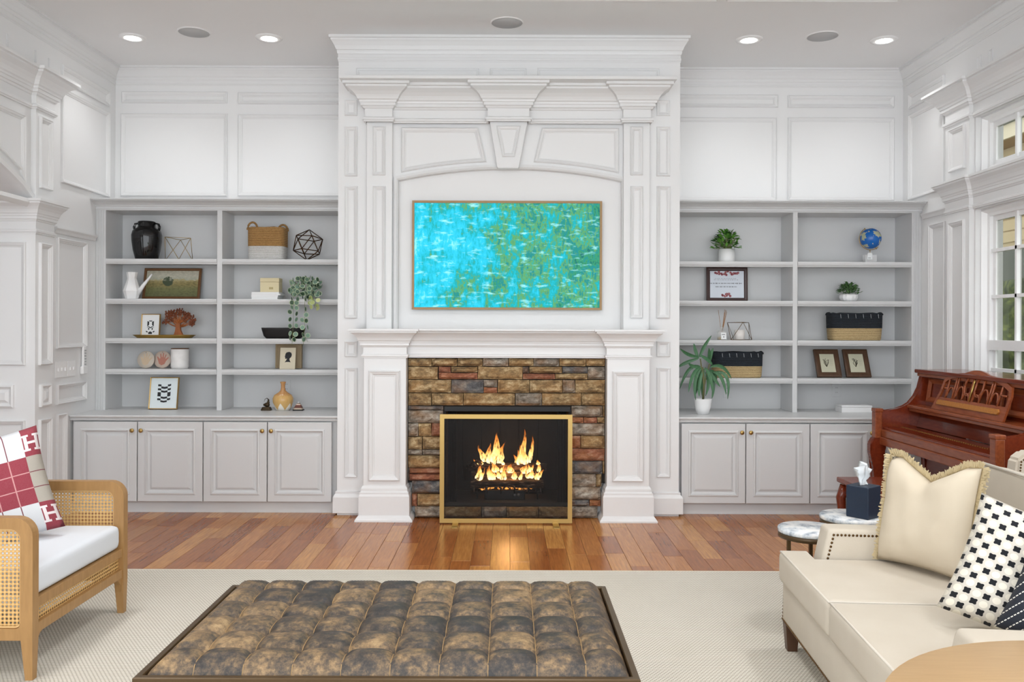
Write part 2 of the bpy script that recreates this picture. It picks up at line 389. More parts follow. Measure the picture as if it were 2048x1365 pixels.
# spandrel panels and keystone
s0 = rectP(803, 256, 957, 347, YCH)
lp = [(s0[0], s0[3]), (P(957,256,YCH).x, s0[3]), (P(973,318,YCH).x, az(P(973,318,YCH).x)+0.055)]
n0 = P(973,318,YCH).x
lp += [(n0+(s0[0]-n0)*k/8, az(n0+(s0[0]-n0)*k/8)+0.055) for k in range(1, 9)]
panel(lp, fc, wall_fire); panel([(2*acx-x, z) for x, z in lp], fc, wall_fire)
ks = [P(979,241,YCH), P(1056,241,YCH), P(1037,340,YCH), P(995,340,YCH)]
prism('keystone', [(p.x, p.z) for p in ks], fc, 0.075, TRIM, wall_fire, bevel=0.004)
kp = [P(993,257,YCH), P(1041,257,YCH), P(1029,318,YCH), P(1005,318,YCH)]
panel([(p.x, p.z) for p in kp], front(YCH-0.075), wall_fire, scale=0.8)
# side panel columns on the breast
for x0, x1 in ((690,715),(1313,1340)):
    for y0, y1 in ((201,232),(254,353),(373,637),(683,714),(736,955)): panel(R4(*rectP(x0,y0,x1,y1,YCH)), fc, wall_fire, scale=0.85)
for x0, x1 in ((713,958),(980,1053),(1075,1318)): panel(R4(*rectP(x0,137,x1,158,YCH)), fc, wall_fire, scale=0.6)
# overmantel pilasters and entablature
PY = YCH - 0.045
for x0, x1 in ((733,784),(1247,1299)):
    a = rectP(x0, 200, x1, 660, PY); box('pilaster', a[0], a[2], PY, YCH, a[1], a[3], WHITE, wall_fire, bevel=0.003)
    for y0, y1 in ((254,351),(373,637)): panel(R4(*rectP((x0+x1)/2-12.5,y0,(x0+x1)/2+12.5,y1,PY)), front(PY), wall_fire, scale=0.85)
ez0, ez1 = P(1018,243,YCH-0.1).z, P(1018,158,YCH-0.2).z
pl, plr = P(733,250,PY).x, P(784,250,PY).x; prl, prr = P(1247,250,PY).x, P(1299,250,PY).x
kl, kr = P(977,243,YCH-0.09).x, P(1057,243,YCH-0.09).x
e = 0.028
path = [(pl,YCH),(pl,PY-0.03),(plr,PY-0.03),(plr,YCH-e),(kl,YCH-e),(kl,YCH-0.10),(kr,YCH-0.10),(kr,YCH-e),(prl,YCH-e),(prl,PY-0.03),(prr,PY-0.03),(prr,YCH)]
sweep('entablature', path, prof(ENT, 0.15, ez0, ez1-0.02), TRIM, wall_fire)
box('cornice_shelf', pl-0.165, prr+0.165, YCH-0.275, YCH, ez1-0.02, ez1+0.005, TRIM, wall_fire, bevel=0.004)
# ---- mantelpiece: lower pilasters, plinths, shelf
mantel = thing('mantelpiece', 'white panelled fireplace mantel with two pilasters and moulded shelf', 'mantel', (0, YCH, 0))
MY = 6.335
L = lambda f: (lambda u, v, h: tuple(Vector(f(u, v, h))-Vector((0, YCH, 0))))
mz1 = P(1018, 659, MY-0.1).z; mz0 = P(1018, 717, MY).z
lp0, lp1 = P(727,800,MY).x, P(812,800,MY).x; rp0, rp1 = P(1214,800,MY).x, P(1299,800,MY).x
for a, b in ((lp0, lp1), (rp0, rp1)):
    box('pilaster', a, b, MY-YCH, 0, 0, mz0+0.05, TRIM, mantel, bevel=0.003)
    panel(R4(a+0.04, P(0,959,MY).z, b-0.045, P(0,739,MY).z), L(front(MY)), mantel, scale=1.15)
    sweep('plinth', [(a,0),(a,MY-YCH),(b,MY-YCH),(b,0)], [(0,0),(.055,0),(.055,.012),(.048,.022),(.043,.03),(.034,.04),(.030,.045),(.030,.185),(.024,.20),(.024,.212),(.014,.222),(.014,.24),(.006,.256),(0,.26)], TRIM, mantel)
sweep('mantel_shelf', [(lp0,0),(lp0,MY-YCH),(lp1,MY-YCH),(lp1,MY-YCH+0.075),(rp0,MY-YCH+0.075),(rp0,MY-YCH),(rp1,MY-YCH),(rp1,0)], prof(ENT, 0.10, mz0, mz1), TRIM, mantel)
box('mantel_top', lp0-0.09, rp1+0.09, MY-YCH-0.08, 0, mz1-0.012, mz1, TRIM, mantel)
CBB = [(0,0.02),(.028,.02),(.028,.14),(.02,.155),(.012,.165),(.012,.18),(0,.185)]
struct(sweep('baseboard_chimney_left', [(-CHW,6.598),(-CHW,YCH),(lp0-.056,YCH)], CBB, TRIM))
struct(sweep('baseboard_chimney_right', [(rp1+.056,YCH),(CHW,YCH),(CHW,6.598)], CBB, TRIM))
def settle(root):                     # children were modelled in world coordinates
    for c in root.children: c.matrix_parent_inverse = Matrix.Translation(-root.location)
# ================================================================ BUILT-IN CABINETS AND BOOKCASES
RAISED = [(0,0),(0,.022),(.003,.024),(.052,.024),(.056,.030),(.066,.032),(.076,.014),(.082,.010),(.090,.010),(.106,.022),(.112,.023)]
KNOB = [(0.005,0),(0.005,0.016),(0.0155,0.020),(0.0165,0.026),(0.013,0.031),(0.001,0.032)]
def knob(x, z, Y, parent):
    o = lathe('knob', KNOB, BRASS, parent, 16); o.matrix_local = Matrix.Translation((x, Y, z)) @ Matrix.Rotation(math.pi/2, 4, 'X')
    return o
ZCT = 0.753                           # worktop height
YD = 6.576
def base_cabinet(label, doors, dz0, dz1, x0, x1):
    c = thing('base_cabinet', label, 'cabinet', ((x0+x1)/2, 6.9, 0))
    bm = bmesh.new(); add_box(bm, x0+0.001, x1-0.001, YD+0.03, YB-0.004, 0.10, ZCT-0.042); bm_obj('carcass', bm, GREY, c)
    box('toe_kick', x0, x1, 6.60, 6.63, 0.0, 0.10, GREY, c)
    for k, (a, b) in enumerate(doors):
        bm = bmesh.new(); add_rings(bm, R4(a, dz0, b, dz1), RAISED, front(YD), True)
        d = bm_obj('door', bm, GREY, c)
        kx = b-0.03 if k % 2 == 0 else a+0.03
        knob(kx, dz1-0.065, YD-0.02, d)
    settle(c); return c
def doorx(x0, x1): return (P(x0, 920, YD).x, P(x1, 920, YD).x)
DZ0, DZ1 = 0.092, P(400, 844, YD).z
xs = [doorx(150,276), doorx(278,407), doorx(409,535), doorx(537,664)]
xm = (xs[1][1]+xs[2][0])/2
base_cabinet('grey two-door cabinet at left, behind the cane armchair', xs[:2], DZ0, DZ1, XL+0.004, xm)
base_cabinet('grey two-door cabinet at left, next to the fireplace', xs[2:], DZ0, DZ1, xm, -CHW-0.002)
xs = [doorx(1362,1489), doorx(1491,1617), doorx(1619,1747), doorx(1749,1872)]
xm = (xs[1][1]+xs[2][0])/2
base_cabinet('grey two-door cabinet at right, next to the fireplace', xs[:2], DZ0, DZ1, CHW+0.002, xm)
base_cabinet('grey two-door cabinet at right, partly behind the piano', xs[2:], DZ0, DZ1, xm, XR-0.004)
CTOP = [(0,ZCT-0.04),(.006,ZCT-0.04),(.010,ZCT-0.03),(.004,ZCT-0.026),(.012,ZCT-0.020),(.020,ZCT-0.012),(.020,ZCT-0.004),(.016,ZCT),(0,ZCT)]
def worktop(label, x0, x1):
    w = thing('worktop', label, 'worktop', ((x0+x1)/2, 6.9, ZCT-0.04))
    box('slab', x0, x1, YC+0.02, YB-0.002, ZCT-0.04, ZCT, GREY, w)
    sweep('nosing', [(x0,YC+0.02),(x1,YC+0.02)], CTOP, GREY, w); settle(w)
worktop('grey worktop over the cabinets at left of the fireplace', XL+0.002, -CHW-0.002)
worktop('grey worktop over the cabinets at right of the fireplace', CHW+0.002, XR-0.002)
ZBT = 2.469
def bookcase(label, x0, x1, xd0, xd1, shelves, outer):
    b = thing('bookcase', label, 'bookcase', ((x0+x1)/2, 7.1, ZCT))
    zt = 2.385
    box('back_panel', x0, x1, 7.275, YB-0.003, ZCT, ZBT, GREY, b)
    box('divider', xd0, xd1, YF, 7.275, ZCT, zt+0.03, GREY, b, bevel=0.002)
    s = 0.08
    ox0, ox1 = (x0, x0+s) if outer < 0 else (x1-s, x1)
    box('stile', ox0, ox1, YF, 7.275, ZCT, zt+0.03, GREY, b)
    for k in range(3):                # fluting on the outer stile
        fx = ox0+0.014+k*0.02; box('flute', fx, fx+0.008, YF-0.006, YF, ZCT, zt, GREY, b)
    ix0, ix1 = (x1-0.02, x1) if outer < 0 else (x0, x0+0.02)
    box('stile', ix0, ix1, YF+0.001, 7.275, ZCT, zt+0.03, GREY, b)
    box('head_rail', x0, x1, YF-0.002, 7.275, zt, ZBT, GREY, b)
    sweep('cornice', [(x0, YF-0.002), (x1, YF-0.002)], prof(CROWN, 0.10, zt+0.005, ZBT), GREY, b)
    bays = ((x0 if outer > 0 else x0+s, xd0), (xd1, x1 if outer < 0 else x1-s))
    for bi, (a, c) in enumerate(bays):
        if outer < 0 and bi == 1: c -= 0.02
        if outer > 0 and bi == 0: a += 0.02
        for z in shelves[bi]:
            bm = bmesh.new(); add_box(bm, a+0.001, c-0.001, YF+0.012, 7.274, z-0.03, z)
            sh = bm_obj('shelf', bm, GREY, b)
            sweep('nosing', [(a+0.001,YF+0.012),(c-0.001,YF+0.012)], [(0,z-.042),(.006,z-.042),(.008,z-.034),(.014,z-.026),(.016,z-.014),(.016,z-.003),(.013,z),(0,z)], GREY, sh)
    settle(b)
SL = [P(320,518,YF).z, P(320,598,YF).z, P(320,677,YF).z, P(320,739,YF).z]
SR1 = [P(1470,523.5,YF).z, P(1470,602,YF).z, P(1470,681,YF).z, P(1470,757,YF).z]
bookcase('grey built-in bookcase at left of the fireplace', XL+0.002, -CHW-0.002, P(433.8,600,YF).x, P(444,600,YF).x, (SL, SL), -1)
bookcase('grey built-in bookcase at right of the fireplace', CHW+0.002, XR-0.002, P(1585.5,600,YF).x, P(1595,600,YF).x, (SR1, SR1), 1)
# ================================================================ FIREPLACE
def stonefn(a, b, c):
    def f(t):
        r = t.n('ShaderNodeObjectInfo').outputs['Random']
        cmb = t.n('ShaderNodeCombineXYZ'); t.set(cmb.inputs[0], t.math('MULTIPLY', r, 50)); t.set(cmb.inputs[2], t.math('MULTIPLY', r, 23))
        ad = t.n('ShaderNodeVectorMath', operation='ADD'); t.set(ad.inputs[0], t.mapping(t.coord(), (1,1,1.6), rot=(0,0.6,0))); t.set(ad.inputs[1], cmb.outputs[0])
        n = t.noise(ad.outputs[0], 16, 9, 0.72); n2 = t.noise(ad.outputs[0], 60, 4)
        cc = t.mix(t.ramp(t.noise(ad.outputs[0], 5, 2), [(.45,(0,0,0)),(.7,(.45,.45,.45))]), t.ramp(n, [(0.32, a), (0.5, b), (0.66, c)]), 'a8763e')
        t.base(t.mix(t.math('MULTIPLY', t.math('SUBTRACT', r, 0.5), 0.6), cc, '4a3a28'))
        t.bump(t.math('ADD', n, t.math('MULTIPLY', n2, 0.3)), 0.7, 0.012)
    return f
STONES = {'t': mat('tan_stone', rough=0.85, fn=stonefn('524434', '9c8058', 'd2bb92')),
          'r': mat('red_stone', rough=0.85, fn=stonefn('6a4334', 'a5674c', 'c49a80')),
          'g': mat('grey_stone', rough=0.85, fn=stonefn('37383b', '646466', '948f86')),
          'm': mat('grey_tan_stone', rough=0.85, fn=stonefn('544c40', '92877a', 'c4bdae'))}
SY = 6.43
surround = thing('stone_surround', 'stacked ledgestone fireplace surround in tan, red and grey', 'fireplace', (0, SY, 0))
for za, zb_, dx in ((0.0,.262,.057),(.2625,mz0-.002,.001)):
    box('mortar_bed', lp1+dx, FX0, 6.462, YCH-0.002, za, zb_, DARKGAP, surround); box('mortar_bed', FX1, rp0-dx, 6.462, YCH-0.002, za, zb_, DARKGAP, surround)
box('mortar_bed', FX0, FX1, 6.462, YCH-0.002, FZ1, mz0-.002, DARKGAP, surround)
box('mortar_bed', FX0, FX1, 6.462, YCH-0.002, 0, FZ0, DARKGAP, surround)
ST = []
def row(y0, y1, xs, cs):
    for (a, b), c in zip(zip(xs, xs[1:]), cs): ST.append((a, y0, b, y1, c))
row(62,123,(78,272,460,648,838,1022,1212,1410,1568),'tttmtmtt')
ST += [(80,124,318,219,'t'),(319,124,413,169,'r'),(413,124,610,169,'t'),(319,169,610,219,'r'),(610,124,943,219,'t'),(943,124,990,174,'g'),(990,124,1235,174,'t'),(1235,124,1422,174,'g'),(943,175,1182,220,'r'),(1182,175,1422,220,'t'),(1422,126,1568,220,'m')]
ST += [(80,220,415,319,'t'),(415,221,653,320,'g'),(653,221,756,276,'m'),(653,276,756,320,'r'),(756,221,993,320,'t'),(993,222,1237,320,'t'),(1237,222,1329,320,'m'),(1329,222,1566,320,'t')]
row(320,413,(80,269,503,887,1084,1374,1566),'tttmtt')
ST += [(78,414,355,446,'g'),(78,446,355,541,'m'),(78,541,172,641,'m'),(172,541,268,641,'t'),(268,541,355,641,'r'),(78,641,201,737,'t'),(201,641,355,737,'t'),(78,737,201,779,'m'),(201,737,355,779,'m'),(78,779,355,873,'t'),(78,873,106,967,'g'),(106,873,355,916,'r'),(106,916,355,968,'r'),(78,968,355,1063,'g'),(98,1063,163,1156,'r'),(163,1063,355,1156,'t'),(98,1156,355,1252,'m')]
ST += [(1303,414,1532,497,'m'),(1532,414,1566,497,'t'),(1303,497,1392,544,'r'),(1392,497,1491,544,'r'),(1491,497,1566,544,'t'),(1303,544,1566,634,'m'),(1303,634,1369,729,'r'),(1369,634,1566,729,'t'),(1303,729,1566,822,'r'),(1303,822,1531,918,'g'),(1531,822,1566,918,'t'),(1303,918,1483,1013,'m'),(1483,918,1566,1013,'t'),(1303,1013,1566,1108,'m'),(1303,1108,1435,1156,'g'),(1435,1108,1550,1156,'r'),(1303,1156,1534,1252,'m')]
row(1163,1252,(355,636,821,1060,1303),'tmtt')
def stone(parent, x0, z0, x1, z1, y, m, rnd):
    bm = bmesh.new(); nx, nz = max(3, int((x1-x0)/0.022)), max(3, int((z1-z0)/0.018)); g = 0.0025
    sd = rnd.uniform(0, 99); dep = rnd.uniform(0.012, 0.034); tilt = rnd.uniform(-0.25, 0.25)
    V = {}
    for i in range(nx+1):
        for j in range(nz+1):
            u, v = i/nx, j/nz
            ed = min(u, 1-u)*(x1-x0); ee = min(v, 1-v)*(z1-z0); e = min(ed, ee)
            q = Vector((x0+u*(x1-x0), sd, z0+v*(z1-z0)))
            bul = dep*min(1, (e/0.012)**0.6) if e > 0 else 0
            d = bul + (noise.noise(Vector((q.x+q.z*.8,q.y,q.z-q.x*.3))*26)*0.011 + noise.noise(q*70)*0.005)*(1 if e > 0 else 0.2) + tilt*(v-0.5)*(z1-z0)*0.3
            wx = noise.noise(q*14)*0.003 if e == 0 else 0
            V[i,j] = bm.verts.new((x0+g+u*(x1-x0-2*g)+wx, y-d, z0+g+v*(z1-z0-2*g)+wx))
    for i in range(nx):
        for j in range(nz): bm.faces.new((V[i,j], V[i+1,j], V[i+1,j+1], V[i,j+1]))
    border = [V[i,0] for i in range(nx+1)]+[V[nx,j] for j in range(1,nz+1)]+[V[i,nz] for i in range(nx-1,-1,-1)]+[V[0,j] for j in range(nz-1,0,-1)]
    bk = [bm.verts.new((v.co.x, 6.46, v.co.z)) for v in border]; n = len(border)
    for i in range(n): bm.faces.new((border[i], bk[i], bk[(i+1)%n], border[(i+1)%n]))
    bm.faces.new(bk)
    return bm_obj('stone', bm, m, parent)
for (a, b, c, d, k) in ST:
    r = rectP(790+a/3.689, 700+b/3.689, 790+c/3.689, 700+d/3.689, SY)
    mg = .057 if r[1] < .03 else (.032 if r[1] < .185 else (.026 if r[1] < .255 else .004))
    r = (max(r[0], lp1+mg), r[1], min(r[2], rp0-mg), min(r[3], mz0-.002))
    if r[2]-r[0] < .006: continue
    stone(surround, r[0], max(r[1], 0.002), r[2], r[3], SY+0.005, STONES[k], RND)
settle(surround)
# firebox interior
FBM = mat('firebox_black', '121010', 0.8, fn=lambda t: t.base(t.mix(t.noise(t.coord(), 14, 4), '0c0a0a', '241c1a')))
fbx = thing('firebox', 'dark firebox interior with refractory panels behind the brass screen', 'firebox', (0, 6.5, FZ0))
fy1 = 6.98
bm = bmesh.new()
add_box(bm, FX0+.0005, FX0+.012, 6.47, fy1, FZ0, FZ1); add_box(bm, FX1-.012, FX1-.0005, 6.47, fy1, FZ0, FZ1)
add_box(bm, FX0, FX1, fy1, fy1+0.02, FZ0, FZ1); add_box(bm, FX0, FX1, 6.47, fy1, FZ1-.012, FZ1-.0005)
bm_obj('liner', bm, FBM, fbx)
box('hearth_floor', FX0, FX1, 6.47, fy1, FZ0, FZ0+0.02, mat("ash_floor", "4a4846", 0.95, spec=0.1), fbx)
for k in range(5): box('firebrick', FX0+0.11+k*0.155, FX0+0.11+k*0.155+0.148, fy1-0.012, fy1, FZ0+0.1, FZ1-0.12, FBM, fbx, bevel=0.004)
for s in (FX0+0.03, FX1-0.09):        # pulled back mesh curtains
    bm = bmesh.new()
    for k in range(6): add_tube(bm, [(s+k*0.011, 6.50+0.008*(k % 2), FZ0+0.0205), (s+k*0.011, 6.50+0.008*(k % 2), FZ1-0.03)], 0.006, 6)
    bm_obj('mesh_curtain', bm, mat('chain_mesh', '1c1b1c', 0.5, 0.6), fbx)
box('lintel', FX0, FX1, 6.462, 6.50, FZ1-0.035, FZ1, BLACKM, fbx)
settle(fbx)
# burner, logs, flames
LOGM = mat('charred_log', rough=0.9, fn=lambda t: (t.base(t.ramp(t.noise(t.mapping(t.coord(), (3,14,14)), 6, 6), [(0.35, '17110d'), (0.55, '4a2f1e'), (0.7, 'a08268')])), t.bump(t.noise(t.mapping(t.coord(), (3,14,14)), 8, 5), 0.8, 0.02)))
def fireP(x, y, Y): return P(790+x/3.689, 700+y/3.689, Y)
grate = thing('log_grate', 'black burner grate holding the burning logs', 'grate', (0, 6.72, FZ0+0.02))
gz = fireP(800, 1030, 6.72).z
gx0, gx1 = fireP(580,1000,6.66).x, fireP(1080,1000,6.66).x
for k in range(6):
    gx = gx0 + (gx1-gx0)*k/5; tube('grate_bar', [(gx,6.555,gz+0.05),(gx,6.568,gz),(gx,6.86,gz),(gx,6.88,gz+0.05)], 0.008, BLACKM, grate)
for yy in (6.62, 6.83): tube('cross_bar', [(gx0,yy,gz-0.008),(gx1,yy,gz-0.008)], 0.008, BLACKM, grate)
for gx in (gx0+0.03, gx1-0.03):
    for yy in (6.62, 6.83): tube('leg', [(gx,yy,gz),(gx,yy,FZ0+0.02)], 0.008, BLACKM, grate)
c0, c1 = fireP(660,1040,6.58), fireP(960,1090,6.58)
box('control_box', c0.x, c1.x, 6.58, 6.64, FZ0+0.021, c0.z, BLACKM, grate, bevel=0.004)
for gx in (0.03, 0.06):
    o = lathe('control_knob', [(0.011,0),(0.011,0.012),(0.001,0.013)], mat('steel', '9a9a9a', 0.35, 1.0), grate, 12); o.matrix_local = Matrix.Translation((c1.x-gx-0.02, 6.58, (c0.z+FZ0)/2+0.015)) @ Matrix.Rotation(math.pi/2, 4, 'X')
settle(grate)
def log(label, p0, p1, r):
    bm = bmesh.new(); n = 9; pts = []; rs = []
    for k in range(n):
        t = k/(n-1); p = Vector(p0).lerp(Vector(p1), t); pts.append(p+Vector((0, noise.noise(p*9)*0.008, noise.noise(p*11)*0.008))); rs.append(r*(1+0.12*noise.noise(p*7)))
    c = sum(pts, Vector())/n; base = Vector((c.x, c.y, min(p.z for p in pts)-r))
    add_tube(bm, [p-base for p in pts], rs, 12)
    o = bm_obj('log', bm, LOGM, None, base, True); return tag(o, label, 'log', 'logs on the grate')
a = lambda x, y, Y: tuple(fireP(x, y, Y))
log('charred front log lying lowest across the grate', a(560,985,6.62), a(1095,990,6.62), 0.033)
log('charred log lying across the middle of the fire', a(565,930,6.70), a(1085,935,6.70), 0.040)
log('charred log at the back of the grate', a(600,960,6.80), a(1060,950,6.80), 0.042)
log('dark topmost log bridging the fire under the flames', a(640,856,6.715), a(1115,866,6.70), 0.030)
log('pale ash-coated log leaning at the left of the fire', a(545,868,6.78), a(612,838,6.66), 0.030)
def flamefn(t):
    z = t.sep(t.coord('Generated'))[2]
    n = t.noise(t.mapping(t.coord(), (14,14,5)), 2.5, 4)
    f = t.math('ADD', z, t.math('MULTIPLY', t.math('SUBTRACT', n, 0.5), 0.5))
    c = t.ramp(f, [(0.0, (1.0,0.72,0.34)), (0.3, (1.0,0.58,0.18)), (0.65, (1.0,0.36,0.06)), (1.0, (0.8,0.16,0.01))])
    em = t.n('ShaderNodeEmission', i_0=c); t.set(em.inputs[1], t.math('MULTIPLY_ADD', f, -2.2, 2.9))
    tr = t.n('ShaderNodeBsdfTransparent')
    al = t.math('MULTIPLY', t.ramp(t.noise(t.mapping(t.coord(), (30,30,9)), 2.2, 3), [(0.42, (0,0,0)), (0.58, (1,1,1))]), t.ramp(z, [(0.0,(1,1,1)),(0.6,(.85,.85,.85)),(1,(.45,.45,.45))]))
    mx = t.n('ShaderNodeMixShader'); t.set(mx.inputs[0], al); t.set(mx.inputs[1], tr.outputs[0]); t.set(mx.inputs[2], em.outputs[0]); t.set(t.out.inputs[0], mx.outputs[0])
FLAME = mat('flame', fn=flamefn)
fire = thing('fire', 'orange flames rising from the burning logs in the firebox', 'fire', (0, 6.7, gz+0.03))
def tongue(x0, y0, x1, y1, w, Y, ph):
    b0, b1 = fireP(x0, y0, Y), fireP(x1, y1, Y); bm = bmesh.new(); seg, n = 10, 14; rings = []; W = w/3.689*Y/F
    for k in range(n):
        t = k/(n-1); c = b0.lerp(b1, t); c.x += math.sin(t*5+ph)*W*0.35*t; wd = W*(0.75+0.5*t)*(1-t)**1.15+0.0008
        if t < 0.2: wd *= 0.5+2.5*t
        rings.append([bm.verts.new((c.x+wd*math.cos(2*math.pi*i/seg)*(1+0.3*noise.noise(Vector((i*.7, t*5, ph)))), c.y+wd*0.5*math.sin(2*math.pi*i/seg), c.z)) for i in range(seg)])
    for A, B in zip(rings, rings[1:]):
        for i in range(seg): bm.faces.new((A[i], A[(i+1)%seg], B[(i+1)%seg], B[i]))
    bm_obj('flame_tongue', bm, FLAME, fire, None, True)
for q in ((720,835,770,595,48,6.72,0),(665,830,620,700,38,6.74,1),(770,838,805,680,40,6.70,2),(700,840,690,690,45,6.70,3),(940,850,950,585,42,6.72,4),(985,845,1020,630,32,6.74,5),(905,850,885,770,35,6.70,6),(960,850,935,700,45,6.69,.5),(620,965,640,850,36,6.60,1.2),(705,960,690,850,36,6.60,2.2),(805,960,800,865,34,6.60,3.3),(740,905,735,830,45,6.66,.4),(850,910,860,840,45,6.66,1.4),(960,915,950,850,50,6.66,2.4),(1050,950,1085,880,40,6.62,3.4),(1010,945,1000,880,36,6.62,4.4),(880,955,870,880,36,6.60,5.4)): tongue(*q)
for i in range(34):
    x_ = RND.uniform(590,1090); y_ = RND.choice((850,905,950,960)); Y_ = 6.60 if y_ > 930 else 6.67; tongue(x_, y_, x_+RND.uniform(-30,30), y_-RND.uniform(45,120)*(1.3 if y_ < 860 and (650 < x_ < 800 or 900 < x_ < 1010) else .7), RND.uniform(14,26), Y_+RND.uniform(-.01,.02), RND.uniform(0,6))
settle(fire)
EMBER = mat('embers', rough=1.0, fn=lambda t: (t.base('1a0f0a'), t.set(t.b.inputs['Emission Color'], t.ramp(t.noise(t.coord(), 40, 3), [(0.42, (0,0,0)), (0.62, (1.0,0.35,0.06)), (0.8, (1.0,0.7,0.3))])), t.b.inputs['Emission Strength'].__setattr__('default_value', 1.6)))
bm = bmesh.new()
for k in range(70):
    q = Vector((RND.uniform(gx0+0.04, gx1-0.04), RND.uniform(6.61,6.84), gz+0.008+RND.uniform(0,0.035))); s = RND.uniform(0.008,0.02)
    bmesh.ops.create_icosphere(bm, subdivisions=1, radius=s, matrix=Matrix.Translation(q))
em = bm_obj('ember_bed', bm, EMBER); tag(em, 'glowing embers under the burning logs', 'embers', kind='stuff')
fl_l = bpy.data.lights.new('fire_light', 'POINT'); fl_l.energy = 3.0; fl_l.color = (1, 0.5, 0.18); fl_l.shadow_soft_size = 0.08
link('fire_light', fl_l, None, None, (0, 6.66, gz+0.16))
# screen
scr = thing('fireplace_screen', 'brass framed mesh fireplace screen standing on two small feet', 'screen', (0, 6.24, 0))
q0, q1 = P(880, 829, 6.24), P(1144, 1047, 6.24)
bm = bmesh.new(); add_rings(bm, R4(q0.x, q1.z, q1.x, q0.z), [(0,0),(0,.018),(.032,.018),(.032,0),(0,0)], front(6.25)); bm_obj('frame', bm, BRASS, scr)
def meshfn(t):
    u = t.sep(t.mapping(t.coord(), (330,330,330)))
    gx = t.math('LESS_THAN', t.math('FRACT', u[0]), 0.30); gz_ = t.math('LESS_THAN', t.math('FRACT', u[2]), 0.30)
    a = t.math('MAXIMUM', gx, gz_); t.set(t.b.inputs['Alpha'], t.math('MULTIPLY', a, 0.75))
box('mesh_panel', q0.x+0.03, q1.x-0.03, 6.243, 6.244, q1.z+0.03, q0.z-0.03, mat('black_wire_mesh', '050505', 0.6, fn=meshfn), scr)
for fx in (911, 1111):
    f0 = P(fx, 1048, 6.24).x
    box('foot', f0-0.022, f0+0.022, 6.10, 6.38, 0.0, 0.006, BRASS, scr, bevel=0.001); box('foot_bracket', f0-0.022, f0+0.022, 6.225, 6.255, 0.006, q1.z+0.01, BRASS, scr, bevel=0.001)
settle(scr)
# television with an abstract picture
def tvfn(t):
    g = t.coord('Generated'); sx = t.sep(g)
    v1 = t.mapping(g, (4.5, 1, 1.6)); v2 = t.mapping(g, (34, 1, 8)); v3 = t.mapping(g, (7, 1, 13))
    n1 = t.noise(v1, 1.6, 6, 0.65); n2 = t.noise(v2, 1.4, 5, 0.7); n3 = t.noise(v3, 2.0, 4, 0.6)
    f = t.math('ADD', t.math('MULTIPLY', n1, 0.62), t.math('MULTIPLY', n2, 0.38))
    f = t.math('ADD', f, t.math('MULTIPLY', t.math('SUBTRACT', sx[0], 0.5), 0.17))
    c = t.ramp(f, [(0.30, '8fdcf0'), (0.38, '35bfe4'), (0.45, '2ab0c4'), (0.50, '229a9c'), (0.54, '5f9a58'), (0.58, '1f8088'), (0.63, '3f8f62'), (0.67, '12606c'), (0.73, '6f9450'), (0.8, '0f4f5c')])
    c = t.mix(t.ramp(n3, [(0.55, (0,0,0)), (0.70, (.8,.8,.8))]), c, '9fe6ee')
    em = t.n('ShaderNodeEmission', i_0=c); em.inputs[1].default_value = 0.72
    t.set(t.out.inputs[0], em.outputs[0])
tv = thing('television', 'wall-mounted flat television in thin wood frame showing teal abstract painting', 'television', (0, NY, 1.6))
r = rectP(824, 402, 1204, 620, 6.53)
box('body', r[0]+0.01, r[2]-0.01, 6.535, NY-0.001, r[1]+0.01, r[3]-0.01, BLACKM, tv)
bm = bmesh.new(); add_rings(bm, R4(*r), [(0,0),(0,.028),(.016,.028),(.019,.022),(.019,.01)], front(6.555)); bm_obj('bezel', bm, mat('oak_bezel', 'a8875c', 0.5), tv)
box('screen_panel', r[0]+0.017, r[2]-0.017, 6.531, 6.536, r[1]+0.017, r[3]-0.017, mat('screen_picture', fn=tvfn), tv)
settle(tv)
# ================================================================ CEILING FIXTURES
LAMP = mat('lamp_glow', fn=lambda t: (t.set(t.b.inputs['Emission Color'], (1,0.97,0.92,1)), t.b.inputs['Emission Strength'].__setattr__('default_value', 9.0)))
names = ('outermost at left', 'left of the chimney crown', 'right of the chimney crown', 'outermost at right')
for (x, y), nm in zip(((265,74),(538,76),(1498,80),(1768,84)), names):
    p = P(x, y, 6.545); lx = p.x
    t = thing('recessed_light', 'lit recessed ceiling light, ' + nm, 'ceiling light', (lx, 6.545, ZC), group='recessed ceiling lights')
    lathe('trim_ring', [(0.062,-0.001),(0.062,-0.010),(0.10,-0.006),(0.102,0)], VINYL, t, 32, cap=False)
    lathe('lens', [(0.001,-0.004),(0.063,-0.004),(0.063,-0.002),(0.001,-0.002)], LAMP, t, 32)
    L_ = bpy.data.lights.new('downlight', 'SPOT'); L_.energy = 9; L_.spot_size = 2.3; L_.spot_blend = 0.9; L_.shadow_soft_size = 0.06; L_.color = (0.98,0.99,1.0)
    link('downlight', L_, None, None, (lx, 6.545, ZC-0.03))
